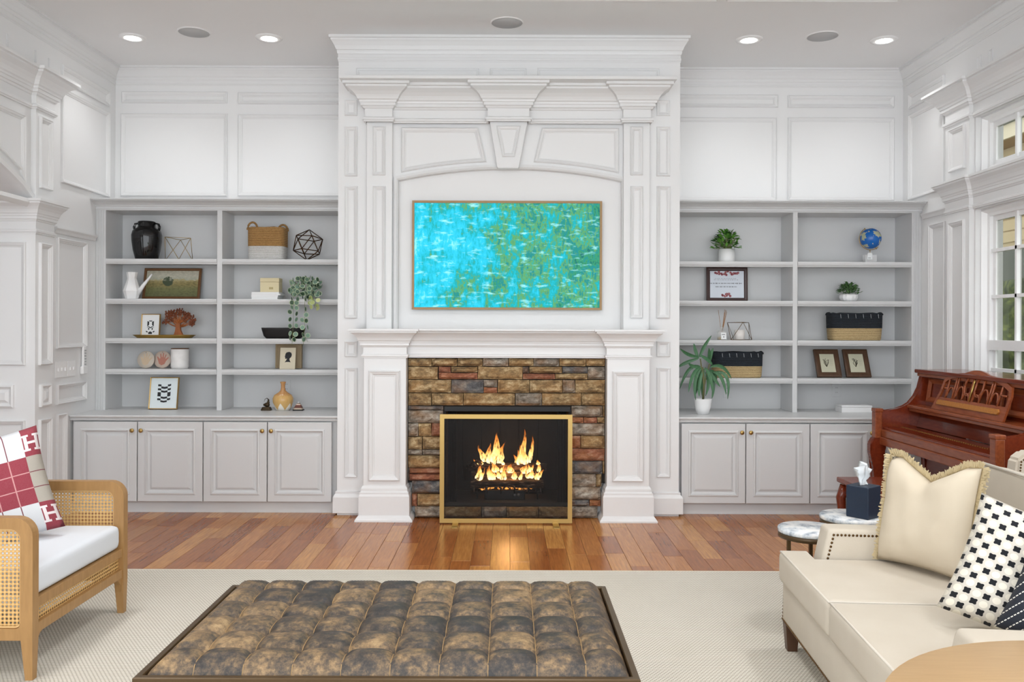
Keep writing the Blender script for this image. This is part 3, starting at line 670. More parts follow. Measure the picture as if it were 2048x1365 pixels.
for (lx, ly) in ((-2.4,4.1),(0.0,4.1),(2.4,4.1),(-2.4,1.6),(0.0,1.6),(2.4,1.6)):     # assumed unseen lights, added to brighten the rug and seating
    t = thing('recessed_light', 'unseen recessed light added in the near ceiling, ' + ('left' if lx < 0 else 'right' if lx > 0 else 'middle') + (' of the row over the ottoman' if ly > 3 else ' of the row nearest the camera'), 'ceiling light', (lx, ly, ZC), group='added fill lights of the near ceiling')
    lathe('trim_ring', [(0.062,-0.001),(0.062,-0.010),(0.10,-0.006),(0.102,0)], VINYL, t, 32, cap=False)
    lathe('lens', [(0.001,-0.004),(0.063,-0.004),(0.063,-0.002),(0.001,-0.002)], LAMP, t, 32)
    L_ = bpy.data.lights.new('downlight', 'SPOT'); L_.energy = 64; L_.spot_size = 2.4; L_.spot_blend = 1.0; L_.shadow_soft_size = 0.25; L_.color = (0.98,0.99,1.0)
    link('downlight', L_, None, None, (lx, ly, ZC-0.03))
for (x, y), nm in zip(((388,64),(1014,45),(1645,72)), ('between the two left lights', 'centred in front of the chimney', 'between the two right lights')):
    Y = (ZC-CAMZ)*F/(HY-(y-(x-CX)*math.sin(ROLL))); p = P(x, y, Y)
    t = thing('ceiling_speaker', 'round grey ceiling speaker ' + nm, 'speaker', (p.x, Y, ZC), group='round ceiling speakers')
    lathe('grille', [(0.001,-0.007),(0.112,-0.006),(0.112,0)], mat('speaker_grille', 'bdbdbd', 0.7), t, 36)
    lathe('rim', [(0.112,0),(0.112,-0.008),(0.118,-0.007),(0.121,0)], CEILM, t, 36, cap=False)
# ================================================================ THINGS ON THE SHELVES
def px(n, Y): return n*Y/F
def sx(x, y, Y): return P(x, y, Y).x
EPS = 0.0005
CER_BLACK = mat('black_glaze', '0b0b0d', 0.08)
CER_WHITE = mat('white_ceramic', 'efefef', 0.35)
PAPER = mat('paper', 'eef0f0', 0.7); INK = mat('black_ink', '222326', 0.7)
# --- left bookcase, top shelf
z = SL[0]+EPS; Y = 7.11
c = sx(293.5, 500, Y); k = Y/F
v = thing('black_vase', 'glossy black two-handled vase on the top shelf', 'vase', (c, Y, z))
h = P(293,443.5,Y).z-z
lathe('body', [(0.001,0),(21*k,0),(21.5*k,0.01*h),(26*k,.25*h),(28.6*k,.5*h),(29*k,.64*h),(27*k,.75*h),(22*k,.80*h),(17.5*k,.84*h),(16.5*k,.88*h),(17*k,.98*h),(15.5*k,h),(13*k,.98*h),(13*k,.8*h)], CER_BLACK, v, 32)
for s in (-1, 1):
    for d in (-0.012, 0.012): tube('handle', [(s*24*k,d,.77*h),(s*25.5*k,d,.86*h),(s*23*k,d,.94*h),(s*17*k,d,.95*h)], 0.006, CER_BLACK, v, 8)
def wire(name, label, cat, pts, edges, r, m, loc):
    o = thing(name, label, cat, loc)
    for i, j in edges: tube('rod', [pts[i], pts[j]], r, m, o, 6)
    return o
c = sx(357, 500, Y); hh = P(357,475,Y).z-z; w = px(27, Y)
wire('brass_himmeli', 'thin brass wire geometric ornament beside the black vase', 'ornament', [(-w*.9,-.03,hh),(w*1.0,-.03,hh*.95),(w*.2,-.05,.003),(-w*1.15,.05,.003),(w*.85,.06,.003),(-.01,.07,hh*.92)], [(0,1),(0,2),(1,2),(0,3),(1,4),(3,4),(2,3),(2,4),(5,0),(5,1),(5,3),(5,4)], 0.0022, BRASS, (c,Y,z))
def weavefn(c1, c2, sc=85):
    def f(t):
        co = t.coord(); n = t.noise(t.mapping(co, (1,1,2.2)), sc, 2); w_ = t.n('ShaderNodeTexWave', wave_type='BANDS', bands_direction='Z'); t.set(w_.inputs[0], co); w_.inputs['Scale'].default_value = 22; w_.inputs['Distortion'].default_value = 2.0; w_.inputs['Detail Scale'].default_value = 6
        t.base(t.mix(t.math('MULTIPLY', t.math('ADD', n, w_.outputs['Fac']), 0.5), c1, c2)); t.bump(t.math('ADD', n, w_.outputs['Fac']), 0.8, 0.006)
    return f
JUTE = mat('jute_weave', rough=0.9, fn=weavefn('6e4a20', 'd0a468')); ROPEW = mat('white_rope_weave', rough=0.9, fn=weavefn('b5b3ae', 'f4f3f0'))
NAVY = mat('black_rope_weave', rough=0.85, fn=weavefn('05070b', '2a333d')); STRAW = mat('straw_weave', rough=0.9, fn=weavefn('96774a', 'ddc798'))
def soft_rect(wx, wy, n=24, p=4.0):
    return [(wx*math.copysign(abs(math.cos(a))**(2/p), math.cos(a)), wy*math.copysign(abs(math.sin(a))**(2/p), math.sin(a))) for a in [2*math.pi*i/n for i in range(n)]]
def loft(name, rings, m, parent, cap0=True, cap1=False, smooth=True):
    bm = bmesh.new(); R_ = [[bm.verts.new(p) for p in r] for r in rings]; n = len(R_[0])
    for A, B in zip(R_, R_[1:]):
        for i in range(n): bm.faces.new((A[i], A[(i+1)%n], B[(i+1)%n], B[i]))
    if cap0: bm.faces.new(R_[0])
    if cap1: bm.faces.new(R_[-1])
    return bm_obj(name, bm, m, parent, None, smooth)
def ring(wx, wy, zz, p=4.0, bump=0.0, n=24):
    return [(x, y, zz+(bump*math.sin(i*2.4))) for i, (x, y) in enumerate(soft_rect(wx, wy, n, p))]
def basket(label, loc, wx, wy, h, zm, m0, m1, taper=1.05):
    b = thing('woven_basket', label, 'basket', loc)
    rows = 7
    loft('lower_band', [ring(wx*(.97 if i == 0 else 1)*(1+(taper-1)*i/10), wy*(.97 if i == 0 else 1), zm*i/rows) for i in range(rows+1)], m0, b)
    loft('upper_band', [ring(wx*(1.012+(taper-1)*(.7+i*.06)), wy*1.01, zm+(h-zm)*i/5) for i in range(6)] + [ring(wx*(1.01+(taper-1)), wy*1.0, h+0.004, bump=.003), ring(wx*.95, wy*.94, h), ring(wx*.93, wy*.92, h*.25)], m1, b, cap0=False, cap1=True)
    return b
c = sx(536, 500, Y); top = P(536,457.5,Y).z-z; mid = P(536,494.5,Y).z-z
b = basket('jute basket with white lower half and two loop handles', (c,Y,z), px(36,Y), 0.10, top, mid, ROPEW, JUTE, 1.02)
for s, yy, hz in ((-1,-.06,.062), (1,.05,.055)): tube('handle', [(s*px(35,Y)+math.cos(a)*.042*1 - s*.035, yy, top-.018+math.sin(a)*hz) for a in [math.pi*i/12 for i in range(13)]], .0085, JUTE, b, 8)
ph = (1+5**.5)/2; ico = [Vector(q).normalized() for q in ((-1,ph,0),(1,ph,0),(-1,-ph,0),(1,-ph,0),(0,-1,ph),(0,1,ph),(0,-1,-ph),(0,1,-ph),(ph,0,-1),(ph,0,1),(-ph,0,-1),(-ph,0,1))]
M3 = Matrix.Rotation(0.5,3,'X') @ Matrix.Rotation(0.35,3,'Z') @ Matrix.Rotation(0.3,3,'Y'); ico = [M3 @ q for q in ico]
rr = px(31, Y); mnz = min(q.z for q in ico); pts = [q*rr-Vector((0,0,mnz*rr-0.003)) for q in ico]
ed = [(i,j) for i in range(12) for j in range(i) if (ico[i]-ico[j]).length < 1.15]
wire('wire_polyhedron', 'dark bronze wire polyhedron ball on the top shelf', 'ornament', pts, ed, 0.0042, mat('bronze', '4a3018', 0.45, 0.8), (sx(616,500,Y), Y, z))
# --- framed pictures
def picture(name, label, x0, x1, ytop, zs, Y, lean, fw, fm, inner, art=None, depth=0.018, gp=None, rz=0.0, cat='picture frame'):
    cx_ = (sx(x0, 600, Y)+sx(x1, 600, Y))/2; W = px(x1-x0, Y); 
    o = thing(name, label, cat, (cx_, Y, zs+0.001+depth*math.sin(lean)), rz, gp); o.rotation_euler[0] = -lean
    H = (P((x0+x1)/2, ytop, Y+0.03).z-zs)/math.cos(lean)
    bm = bmesh.new(); add_rings(bm, R4(-W/2,0,W/2,H), [(0,-depth),(0,0),(fw*.3,.004),(fw*.8,.002),(fw,-.004),(fw,-.006)], lambda u,v,h: (u,-h,v)); bm_obj('frame', bm, fm, o)
    box('backing', -W/2+.004, W/2-.004, .008, depth, .004, H-.004, INK, o)
    box('picture_sheet', -W/2+fw*.7, W/2-fw*.7, .004, .0075, fw*.7, H-fw*.7, inner, o)
    if art: art(o, W, H)
    return o
def patch(parent, pts, m, name='print_shape', y=0.003): 
    return prism(name, pts, lambda u,v,h: (u,y-h,v), 0.0006, m, parent)
def landfn(t):
    g = t.coord('Generated'); s = t.sep(g); n = t.noise(t.mapping(g,(5,1,3)), 2.2, 6); n2 = t.noise(t.mapping(g,(9,1,9)), 2, 5)
    zz = t.math('ADD', s[2], t.math('MULTIPLY', t.math('SUBTRACT', n, .5), .28))
    base = t.ramp(zz, [(0,'5d5f3c'),(.3,'76764a'),(.5,'8f8150'),(.62,'a99b6c'),(.66,'a8aa98'),(.8,'b7b5a4'),(1,'a09a88')])
    dx = t.math('SUBTRACT', s[0], .42); dz = t.math('SUBTRACT', s[2], .58); d = t.math('ADD', t.math('MULTIPLY', t.math('MULTIPLY', dx, dx), 3.2), t.math('MULTIPLY', dz, dz))
    tree = t.math('LESS_THAN', t.math('ADD', d, t.math('MULTIPLY', t.math('SUBTRACT', n2, .5), .05)), .03)
    t.base(t.mix(t.math('MULTIPLY', t.ramp(n2, [(.45,(0,0,0)),(.65,(1,1,1))]), .55), t.mix(tree, base, '3d4a34'), t.mix(t.math('GREATER_THAN', s[2], .6), '4a4a2c', 'd0cbb8')))
picture('landscape_painting', 'brown framed landscape painting with a tree, behind the watering can', 283.5, 398.5, 537.5, SL[1], 7.16, .21, .022, mat('walnut_frame', '6a4522', 0.45), mat('landscape_art', rough=.6, fn=landfn))
z = SL[1]+EPS
# watering can vase
Y = 7.06; k = Y/F; w = thing('watering_can', 'white faceted watering can with slanting spout on the second shelf', 'watering can', (sx(264,590,Y), Y, z)); h = P(264,545,Y).z-z
lathe('body', [(.001,0),(12.5*k,0),(17*k,.30*h),(8.8*k,.76*h),(11*k,h),(9.5*k,h),(7.5*k,.76*h)], CER_WHITE, w, 10, smooth=False)
tube('spout', [(10*k,0,.16*h),(22*k,0,.5*h),(40*k,0,.93*h)], [5*k,3.6*k,1.6*k], CER_WHITE, w, 10)
# books and box
Y = 7.08
zb = z
for i, (x0, x1, th) in enumerate(((509,561,.018),(508.5,562,.014),(509,567,.012),(509,564,.013))):
    a, b_ = sx(x0,590,Y), sx(x1,590,Y)
    bk = thing('book', ('bottom', 'second', 'third', 'topmost')[i]+' book of the flat stack of white books', 'book', ((a+b_)/2, Y, zb), group='stack of white books')
    box('cover', (a-b_)/2, (b_-a)/2, -.09, .09, 0, .002, CER_WHITE, bk); box('cover', (a-b_)/2, (b_-a)/2, -.09, .09, th-.002, th, CER_WHITE, bk)
    box('pages', (a-b_)/2+.003, (b_-a)/2-.003, -.087, .087, .002, th-.002, PAPER, bk); zb += th+.0004
CREAM = mat('cream_linen', 'ded2ac', .8)
o = thing('cream_box', 'small cream box standing on the stack of white books', 'box', (sx(542.5,570,Y), Y, zb)); w2 = px(18.7, Y); hb = P(542,557,Y).z-zb
box('case', -w2, w2, -.05, .05, 0, hb*.72, CREAM, o, bevel=.002); box('lid', -w2-.001, w2+.001, -.051, .051, hb*.72+.001, hb, CREAM, o, bevel=.002); box('label_print', -.004, .03, -.0516, -.0512, hb*.2, hb*.36, mat('tan_print', 'b8a97c', .8), o)
# trailing plant
def leaf_mesh(name, L, W, m, cup=.15, n=5, tip=1.0):
    bm = bmesh.new(); rows = []
    for i in range(n+1):
        t = i/n; wd = W*math.sin(math.pi*min(t*.92+.06, 1))**(.75*tip); zc = -cup*L*(t-.4)**2
        rows.append([bm.verts.new((-wd/2, t*L, zc+.12*wd)), bm.verts.new((0, t*L, zc)), bm.verts.new((wd/2, t*L, zc+.12*wd))])
    for a, b_ in zip(rows, rows[1:]):
        for j in (0, 1): bm.faces.new((a[j], a[j+1], b_[j+1], b_[j]))
    me = bpy.data.meshes.new(name); bm.to_mesh(me); bm.free(); me.materials.append(m)
    for p in me.polygons: p.use_smooth = True
    return me
def discmesh(r, m):
    bm = bmesh.new(); c_ = bm.verts.new((0,0,-.15*r)); rg = [bm.verts.new((r*math.cos(i*math.pi/5), r*math.sin(i*math.pi/5), 0)) for i in range(10)]
    for i in range(10): bm.faces.new((c_, rg[i], rg[(i+1)%10]))
    me = bpy.data.meshes.new('leaf'); bm.to_mesh(me); bm.free(); me.materials.append(m); return me
def eucfn(ca, cb):
    def f(t):
        g = t.sep(t.coord('Object')); d = t.math('SQRT', t.math('ADD', t.math('MULTIPLY', g[0], g[0]), t.math('MULTIPLY', g[1], g[1])))
        r = t.n('ShaderNodeObjectInfo').outputs['Random']
        t.base(t.mix(t.math('GREATER_THAN', d, .0165), t.mix(r, ca, cb), 'b9c9a6'))
    return f
EUC = mat('eucalyptus_leaf', rough=.6, fn=eucfn('2f4a33', '7d9c8a')); EUCY = mat('young_leaf', rough=.6, fn=eucfn('9aa860', 'c6c98c'))
Y = 7.0; pl_ = thing('trailing_plant', 'trailing plant with round grey-green leaves hanging over the shelf edge', 'plant', (sx(608,590,7.10), 7.10, z))
lathe('pot', [(.001,0),(.05,0),(.058,.07),(.05,.07),(.045,.05)], CER_WHITE, pl_, 18)
dm, dmy = discmesh(.0212, EUC), discmesh(.020, EUCY)
def dleaf(X, Yy, Z, me, tilt=.5):
    o = link('leaf', me, None, pl_, Vector((X, Yy, Z))-pl_.location); o.rotation_euler = (math.pi/2+RND.uniform(-tilt,tilt), RND.uniform(-tilt,tilt), RND.uniform(0,6.28)); return o
eu = lambda x, y, Yy: P(490+x/8.533, 540+y/8.533, Yy)
for i in range(95):
    a = RND.uniform(0, 2*math.pi); r_ = math.sqrt(RND.uniform(0,1)); q = eu(1030+285*r_*math.cos(a), 300+195*r_*math.sin(a), 7.02+RND.uniform(-.06,.08)); dleaf(q.x, q.y, max(q.z, z+.02), dm, .9)
for i in range(14): q = eu(1180+RND.uniform(-85,85), 560+RND.uniform(-105,100), 6.925+RND.uniform(-.015,.012)); dleaf(q.x, q.y, q.z, dmy, .6)
for x, y in ((800,500),(900,500),(1030,500),(800,560),(880,565),(800,640),(880,650),(765,720),(880,750),(768,845),(878,848),(770,960),(875,955),(770,1085),(862,1100),(768,1165),(838,1190),(1035,670),(1045,770),(975,855),(1045,870),(980,985),(1068,980),(993,1110),(1072,1120),(1003,1190),(1055,1205)):
    q = eu(x, y, 6.935); dleaf(q.x, q.y, q.z, dm, .35)
STEM = mat('stem_green', '7d8a52', .6)
for xs_ in (825, 1020): tube('vine', [eu(xs_+60,330,7.05)-pl_.location, eu(xs_,480,6.93)-pl_.location, eu(xs_,900,6.938)-pl_.location, eu(xs_-25,1290,6.938)-pl_.location], .0016, STEM, pl_, 5)
# --- third shelf left
z = SL[2]+EPS; Y = 7.08
GOLDM = mat('gold_tray', 'b79a58', .32, .9)
tr = thing('gold_tray', 'oval gold tray on the third shelf', 'tray', (sx(329,675,Y), Y, z)); w = px(59,Y)
loft('dish', [ring(w*.9,.085,0,2.6), ring(w*.92,.09,.004,2.6), ring(w*1.04,.105,.026,2.6), ring(w*1.05,.106,.027,2.6), ring(w*.91,.088,.006,2.6)], GOLDM, tr, True, True)
zt_ = z+.0065
def art1(o, W, H):
    s = W/100
    F_ = lambda x, y: ((x-50)*s, H-(y/130)*H)
    for poly in (((33,40),(42,45),(42,62),(33,72)),((67,40),(58,45),(58,62),(67,72)),((40,38),(60,38),(56,43),(44,43)),((30,78),(40,70),(50,76),(60,70),(70,78),(60,75),(50,82),(40,75)),((38,80),(44,80),(44,90),(38,90)),((57,80),(63,80),(63,90),(57,90)),((28,95),(38,101),(34,106),(27,101)),((72,95),(62,101),(66,106),(73,101)),((40,104),(50,99),(60,104),(60,114),(40,114))): patch(o, [F_(*q) for q in poly], INK)
picture('abstract_print_frame', 'small gold frame with black and white abstract print, on the gold tray', 281, 318.5, 629, zt_, 7.09, .12, .007, GOLD, PAPER, art1)
# carved tree
WOODT = mat('carved_cherry_wood', rough=.5, fn=lambda t: t.base(t.mix(t.noise(t.mapping(t.coord(),(8,8,2)), 8, 4), '7a3c18', 'b0672e')))
WOODD = mat('carved_crown_wood', rough=.55, fn=lambda t: t.base(t.mix(t.noise(t.coord(), 60, 3), '4a1f0e', '8a4722')))
Y = 7.09; tv_ = lambda x, y: P(230+x/8.53, 530+y/8.53, Y)
cb = tv_(1085,1170); ct = thing('carved_wood_tree', 'carved reddish wood tree sculpture on the gold tray', 'sculpture', (cb.x, Y, zt_))
q2 = lambda x, y: (tv_(x,y).x-cb.x, tv_(x,y).z-cb.z)
fz = lambda u,v,h: (u,.012-h,max(v,0))
prism('trunk', [q2(*p) for p in ((930,1172),(1020,1120),(1040,1050),(1050,930),(1120,930),(1120,1050),(1150,1120),(1240,1172))], fz, .026, WOODT, ct, .002)
tips = ((860,900),(900,830),(910,760),(960,740),(1000,800),(1040,740),(1095,715),(1140,745),(1200,770),(1240,790),(1290,820),(1330,880),(1310,930),(1180,850),(960,860),(1230,870))
for i, (x, y) in enumerate(tips):
    a = Vector((q2(1085,1000)[0], 0, q2(1085,1000 if y > 850 else 940)[1])); e_ = Vector((q2(x,y)[0], RND.uniform(-.006,.006), q2(x,y)[1])); m_ = a.lerp(e_, .5)+Vector((0,0,-.006)); tube('branch', [a, m_, e_], [.008,.005,.003], WOODT, ct, 6)
bm = bmesh.new()
for i in range(300):
    x, y = RND.choice(tips); x += RND.uniform(-50,50); y += RND.uniform(-30,45); u, v_ = q2(x, y)
    bmesh.ops.create_icosphere(bm, subdivisions=1, radius=RND.uniform(.005,.009), matrix=Matrix.Translation((u, RND.uniform(-.008,.01), v_)) @ Matrix.Diagonal((1,.8,1.3,1)))
tag(bm_obj('crown', bm, WOODD, ct), kind='stuff')
# black dough bowl
Y = 7.06; bw = thing('dough_bowl', 'long black wooden bowl on the third shelf under the trailing plant', 'bowl', (sx(567,670,Y), Y, z)); w = px(43,Y); h = P(567,656,Y).z-z
loft('shell', [ring(w*.78,.06,0,3), ring(w*.9,.075,.25*h,3), ring(w*.98,.085,.8*h,3), ring(w*1.0,.088,h,3,.001), ring(w*.94,.078,h,3), ring(w*.85,.06,.3*h,3)], mat('blackened_wood', '131112', .7), bw, True, True)
# --- fourth shelf left
z = SL[3]+EPS; Y = 7.10
CLAY1 = mat('cream_clay', 'cdc2b4', .85); CLAY2 = mat('blush_clay', 'd2bfb0', .85); HP1 = mat('faint_print', 'cdb79c', .9); HP2 = mat('red_print', 'b87c6c', .9)
def hand(o, m, s, Y0, yaw):
    bm = bmesh.new()
    bmesh.ops.create_circle(bm, cap_ends=True, segments=14, radius=.030*s, matrix=Matrix.Translation((0,0,-.015*s)))
    bm.free()
    pts = [(-.022,-.030),(-.004,-.042),(.018,-.032),(.026,-.014),(.046,.012),(.042,.018),(.024,.004),(.022,.010),(.030,.034),(.024,.037),(.014,.014),(.010,.016),(.012,.046),(.004,.047),(.001,.018),(-.004,.016),(-.009,.042),(-.016,.040),(-.013,.010),(-.018,.004),(-.032,.022),(-.037,.017),(-.028,-.010)]
    prism('hand_print', [(x*s, y*s) for x, y in pts], lambda u,v,h: (u, Y0-h, v), .0008, m, o)
for xc, m, hm, lb, yy in ((291,CLAY1,HP1,'cream clay handprint disc, left of the pair',7.11),(324,CLAY2,HP2,'clay disc with a red handprint, right of the pair',7.135)):
    r_ = px(17.4,yy); d = thing('handprint_disc', lb, 'ornament', (sx(xc,720,yy), yy, z), group='clay handprint discs'); d.rotation_euler[0] = -.13
    o = lathe('disc', [(.001,-.005),(r_*.97,-.005),(r_,0),(r_*.97,.005),(.001,.005)], m, d, 30); o.matrix_local = Matrix.Translation((0,0,r_)) @ Matrix.Rotation(math.pi/2,4,'X')
    g = link('grp', None) if False else None
    hnd = []
    prism('hand_print', [(x*1.15*r_/.071, r_+y*1.15*r_/.071) for x, y in ((-.022,-.030),(-.004,-.042),(.018,-.032),(.026,-.014),(.046,.012),(.042,.018),(.024,.004),(.022,.010),(.030,.034),(.024,.037),(.014,.014),(.010,.016),(.012,.046),(.004,.047),(.001,.018),(-.004,.016),(-.009,.042),(-.016,.040),(-.013,.010),(-.018,.004),(-.032,.022),(-.037,.017),(-.028,-.010))], lambda u,v,h: (u,-.005-h,v), .0008, hm, d)
    o = lathe('hang_hole', [(.001,0),(.003,0),(.003,.0006),(.001,.0006)], INK, d, 8); o.matrix_local = Matrix.Translation((0,-.0052,r_*1.82)) @ Matrix.Rotation(math.pi/2,4,'X')
k = Y/F; cn = thing('canister', 'white ceramic canister with thin wooden lid beside the handprint discs', 'canister', (sx(360,720,Y), Y, z)); h = P(360,697,Y).z-z
lathe('body', [(.001,0),(16.5*k,0),(17.4*k,.02),(17.4*k,h*.95),(17*k,h*.96),(.001,h*.96)], mat('marbled_ceramic', rough=.5, fn=lambda t: t.base(t.mix(t.noise(t.coord(), 18, 3), 'd9d6d4', 'f6f4f2'))), cn, 30)
lathe('lid', [(.001,h*.962),(17.2*k,h*.962),(17.2*k,h),(.001,h)], mat('dark_wood_lid', '6b4526', .5), cn, 30)
# silhouette pictures
picture('wood_block_frame', 'weathered wooden block frame behind the silhouette card', 551, 603, 689, z, 7.15, .03, .014, mat('weathered_wood', rough=.8, fn=lambda t: t.base(t.mix(t.noise(t.mapping(t.coord(),(30,30,4)), 4, 4), '8d7a5c', 'b09e80'))), mat('weathered_panel', '9d8b6f', .8), None, .04)
def art_s(o, W, H):
    s = W/100
    pts = [(31,82),(42,68),(46,60),(38,62),(33,60),(33,52),(30,48),(34,42),(34,34),(42,26),(58,23),(72,28),(76,40),(72,52),(62,60),(62,68),(70,82),(60,79),(42,79)]
    patch(o, [((x-50)*s, H*(1-y/112)) for x, y in pts], INK)
o = thing('silhouette_card', 'cream card with black child silhouette leaning on the wooden block frame', 'card', (sx(574.5,735,7.07), 7.07, z)); o.rotation_euler[0] = -.16
wc = px(31,7.08); hc = (P(575,696,7.09).z-z)/math.cos(.16)
box('card_sheet', -wc/2, wc/2, 0, .002, 0, hc, mat('cream_card', 'ddd3bb', .8), o)
spts = [(31,82),(42,68),(46,60),(38,62),(33,60),(33,52),(30,48),(34,42),(34,34),(42,26),(58,23),(72,28),(76,40),(72,52),(62,60),(62,68),(70,82),(60,79),(42,79)]
patch(o, [((x-50)*wc/100, hc*(1-y/118)) for x, y in spts], INK, 'silhouette', -.0002)
# --- worktop left
z = ZCT+EPS
def art2(o, W, H):
    s = W
    rb = [.225,.285,.35,.41,.47,.60,.66,.72,.775]
    for r_, (ya, yb) in enumerate(zip(rb, rb[1:])):
        for c_ in ((0,2) if r_ % 2 == 0 else (1,)):
            x0 = (-.215,-.10,.125)[c_]*s; x1 = (-.10,.125,.235)[c_]*s; sag = -.018*H if c_ == 1 else 0; sl = .018*H if c_ == 2 else (-.006*H if c_ == 0 else 0)
            patch(o, [(x0,H*(1-yb)),((x0+x1)/2,H*(1-yb)+sag),(x1,H*(1-yb)+sl),(x1,H*(1-ya)+sl),((x0+x1)/2,H*(1-ya)+sag),(x0,H*(1-ya))], INK)
picture('checked_print_frame', 'gold frame with black checked abstract print standing on the worktop', 297, 354.5, 756, z, 7.00, .17, .008, GOLD, mat('pale_blue_paper', 'dfe8ea', .7), art2)
Y = 6.98; k = Y/F; h = P(566,764,Y).z-z
vs = thing('drip_vase', 'bottle vase with orange drip glaze over white on the worktop', 'vase', (sx(566,815,Y), Y, z))
def dripfn(t):
    g = t.sep(t.coord('Generated')); a = t.math('ARCTAN2', t.math('SUBTRACT', g[1], .5), t.math('SUBTRACT', g[0], .5))
    zig = t.math('PINGPONG', t.math('MULTIPLY', a, 1.9), 1.0); f = t.math('GREATER_THAN', t.math('ADD', g[2], t.math('MULTIPLY', zig, -.25)), .02)
    n = t.noise(t.mapping(t.coord(),(60,60,8)), 1.0, 3); oc = t.ramp(g[2], [(.2,'c79a55'),(.5,'c8954e'),(.6,'a8622a'),(1,'b06a2e')])
    t.base(t.mix(f, 'e6e2d8', t.mix(t.math('MULTIPLY', n, .6), oc, 'e0c48c')))
lathe('body', [(.001,0),(13*k,0),(16.5*k,.12*h),(20*k,.3*h),(20.3*k,.42*h),(17*k,.54*h),(9*k,.63*h),(5*k,.70*h),(4*k,.80*h),(4.2*k,.92*h),(5.6*k,.97*h),(5.6*k,h),(4*k,h),(3*k,.9*h)], mat('drip_glaze', rough=.2, fn=dripfn), vs, 32)
BRZ = mat('dark_bronze', '3d3120', .4, .7)
fg = thing('bronze_figurine', 'small dark bronze figurine on a base, left of the drip vase', 'figurine', (sx(533,818,Y), Y, z))
loft('base', [ring(.042,.03,0,6), ring(.042,.03,.006,6), ring(.032,.024,.026,6), ring(.03,.022,.028,6)], BRZ, fg, True, True, False)
bm = bmesh.new()
for (x, zz, a, b_, cc) in ((.004,.045,.024,.018,.02),(.014,.062,.012,.012,.018),(-.012,.045,.016,.014,.012),(.016,.082,.008,.008,.010)): bmesh.ops.create_icosphere(bm, subdivisions=2, radius=1, matrix=Matrix.Translation((x,0,zz)) @ Matrix.Diagonal((a,b_,cc,1)))
bm_obj('figure', bm, BRZ, fg, None, True); tube('horn', [(.016,0,.088),(.004,0,.100),(-.012,0,.092),(-.02,0,.07)], [.004,.003,.002,.001], BRZ, fg, 6)
py_ = thing('banded_pyramid', 'small banded stone pyramid on a black base, right of the drip vase', 'ornament', (sx(597,818,Y), Y, z))
lv = [(.042,0),(.042,.008),(.036,.010),(.033,.022),(.026,.034),(.020,.046),(.014,.054),(.010,.062),(.002,.072)]
for (r0, z0), (r1, z1), mm in zip(lv, lv[1:], ('101010','101010','b9a894','5c2a1e','6a3426','d8c0b0','6e6258','bdbdbd')): loft('band', [ring(r0,r0*.8,z0,10,n=16), ring(r1,r1*.8,z1,10,n=16)], mat('band_'+mm, mm, .5), py_, True, True, False)
def outlet(label, x, y):
    q = P(x, y, 7.272); o = thing('wall_outlet', label, 'outlet', (q.x, 7.2745, q.z), group='wall outlets')
    box('plate', -.035, .035, -.005, 0, -.058, .058, GREY, o, bevel=.002)
    for dz in (-.02, .02):
        box('socket', -.017, .017, -.0065, -.005, dz-.014, dz+.014, GREY, o)
        for dx in (-.006, .006): box('slot', dx-.0012, dx+.0012, -.0069, -.0065, dz-.003, dz+.006, INK, o)
outlet('grey outlet behind the drip vase', 573, 774); outlet('grey outlet behind the tall houseplant', 1455, 782); outlet('grey outlet above the white box', 1673, 781)
# left wall: switches and handset
for (y0, y1, n_, lb) in ((6.345,6.52,3,'white three-gang light switch plate on the left wall'),(6.525,6.64,2,'white two-gang light switch plate on the left wall')):
    sw = thing('light_switch', lb, 'switch', (XL, (y0+y1)/2, 1.11), group='light switches')
    box('plate', 0, .006, -(y1-y0)/2, (y1-y0)/2, -.06, .06, VINYL, sw, bevel=.002)
    for i in range(n_): yy = (i-(n_-1)/2)*.05; box('toggle', .006, .014, yy-.006, yy+.006, -.012, .012, VINYL, sw, bevel=.002)
hs = thing('wall_handset', 'white slim remote handset in a wall cradle', 'remote', (XL, 6.75, 1.06)); box('cradle', .003, .03, -.035, .035, 0, .06, VINYL, hs, bevel=.004); box('handset', .006, .026, -.022, .022, .03, .22, VINYL, hs, bevel=.006)
for i in range(6): box('button', .026, .029, -.012, .012, .07+i*.022, .08+i*.022, mat('grey_button', 'b0b0b0', .5), hs)
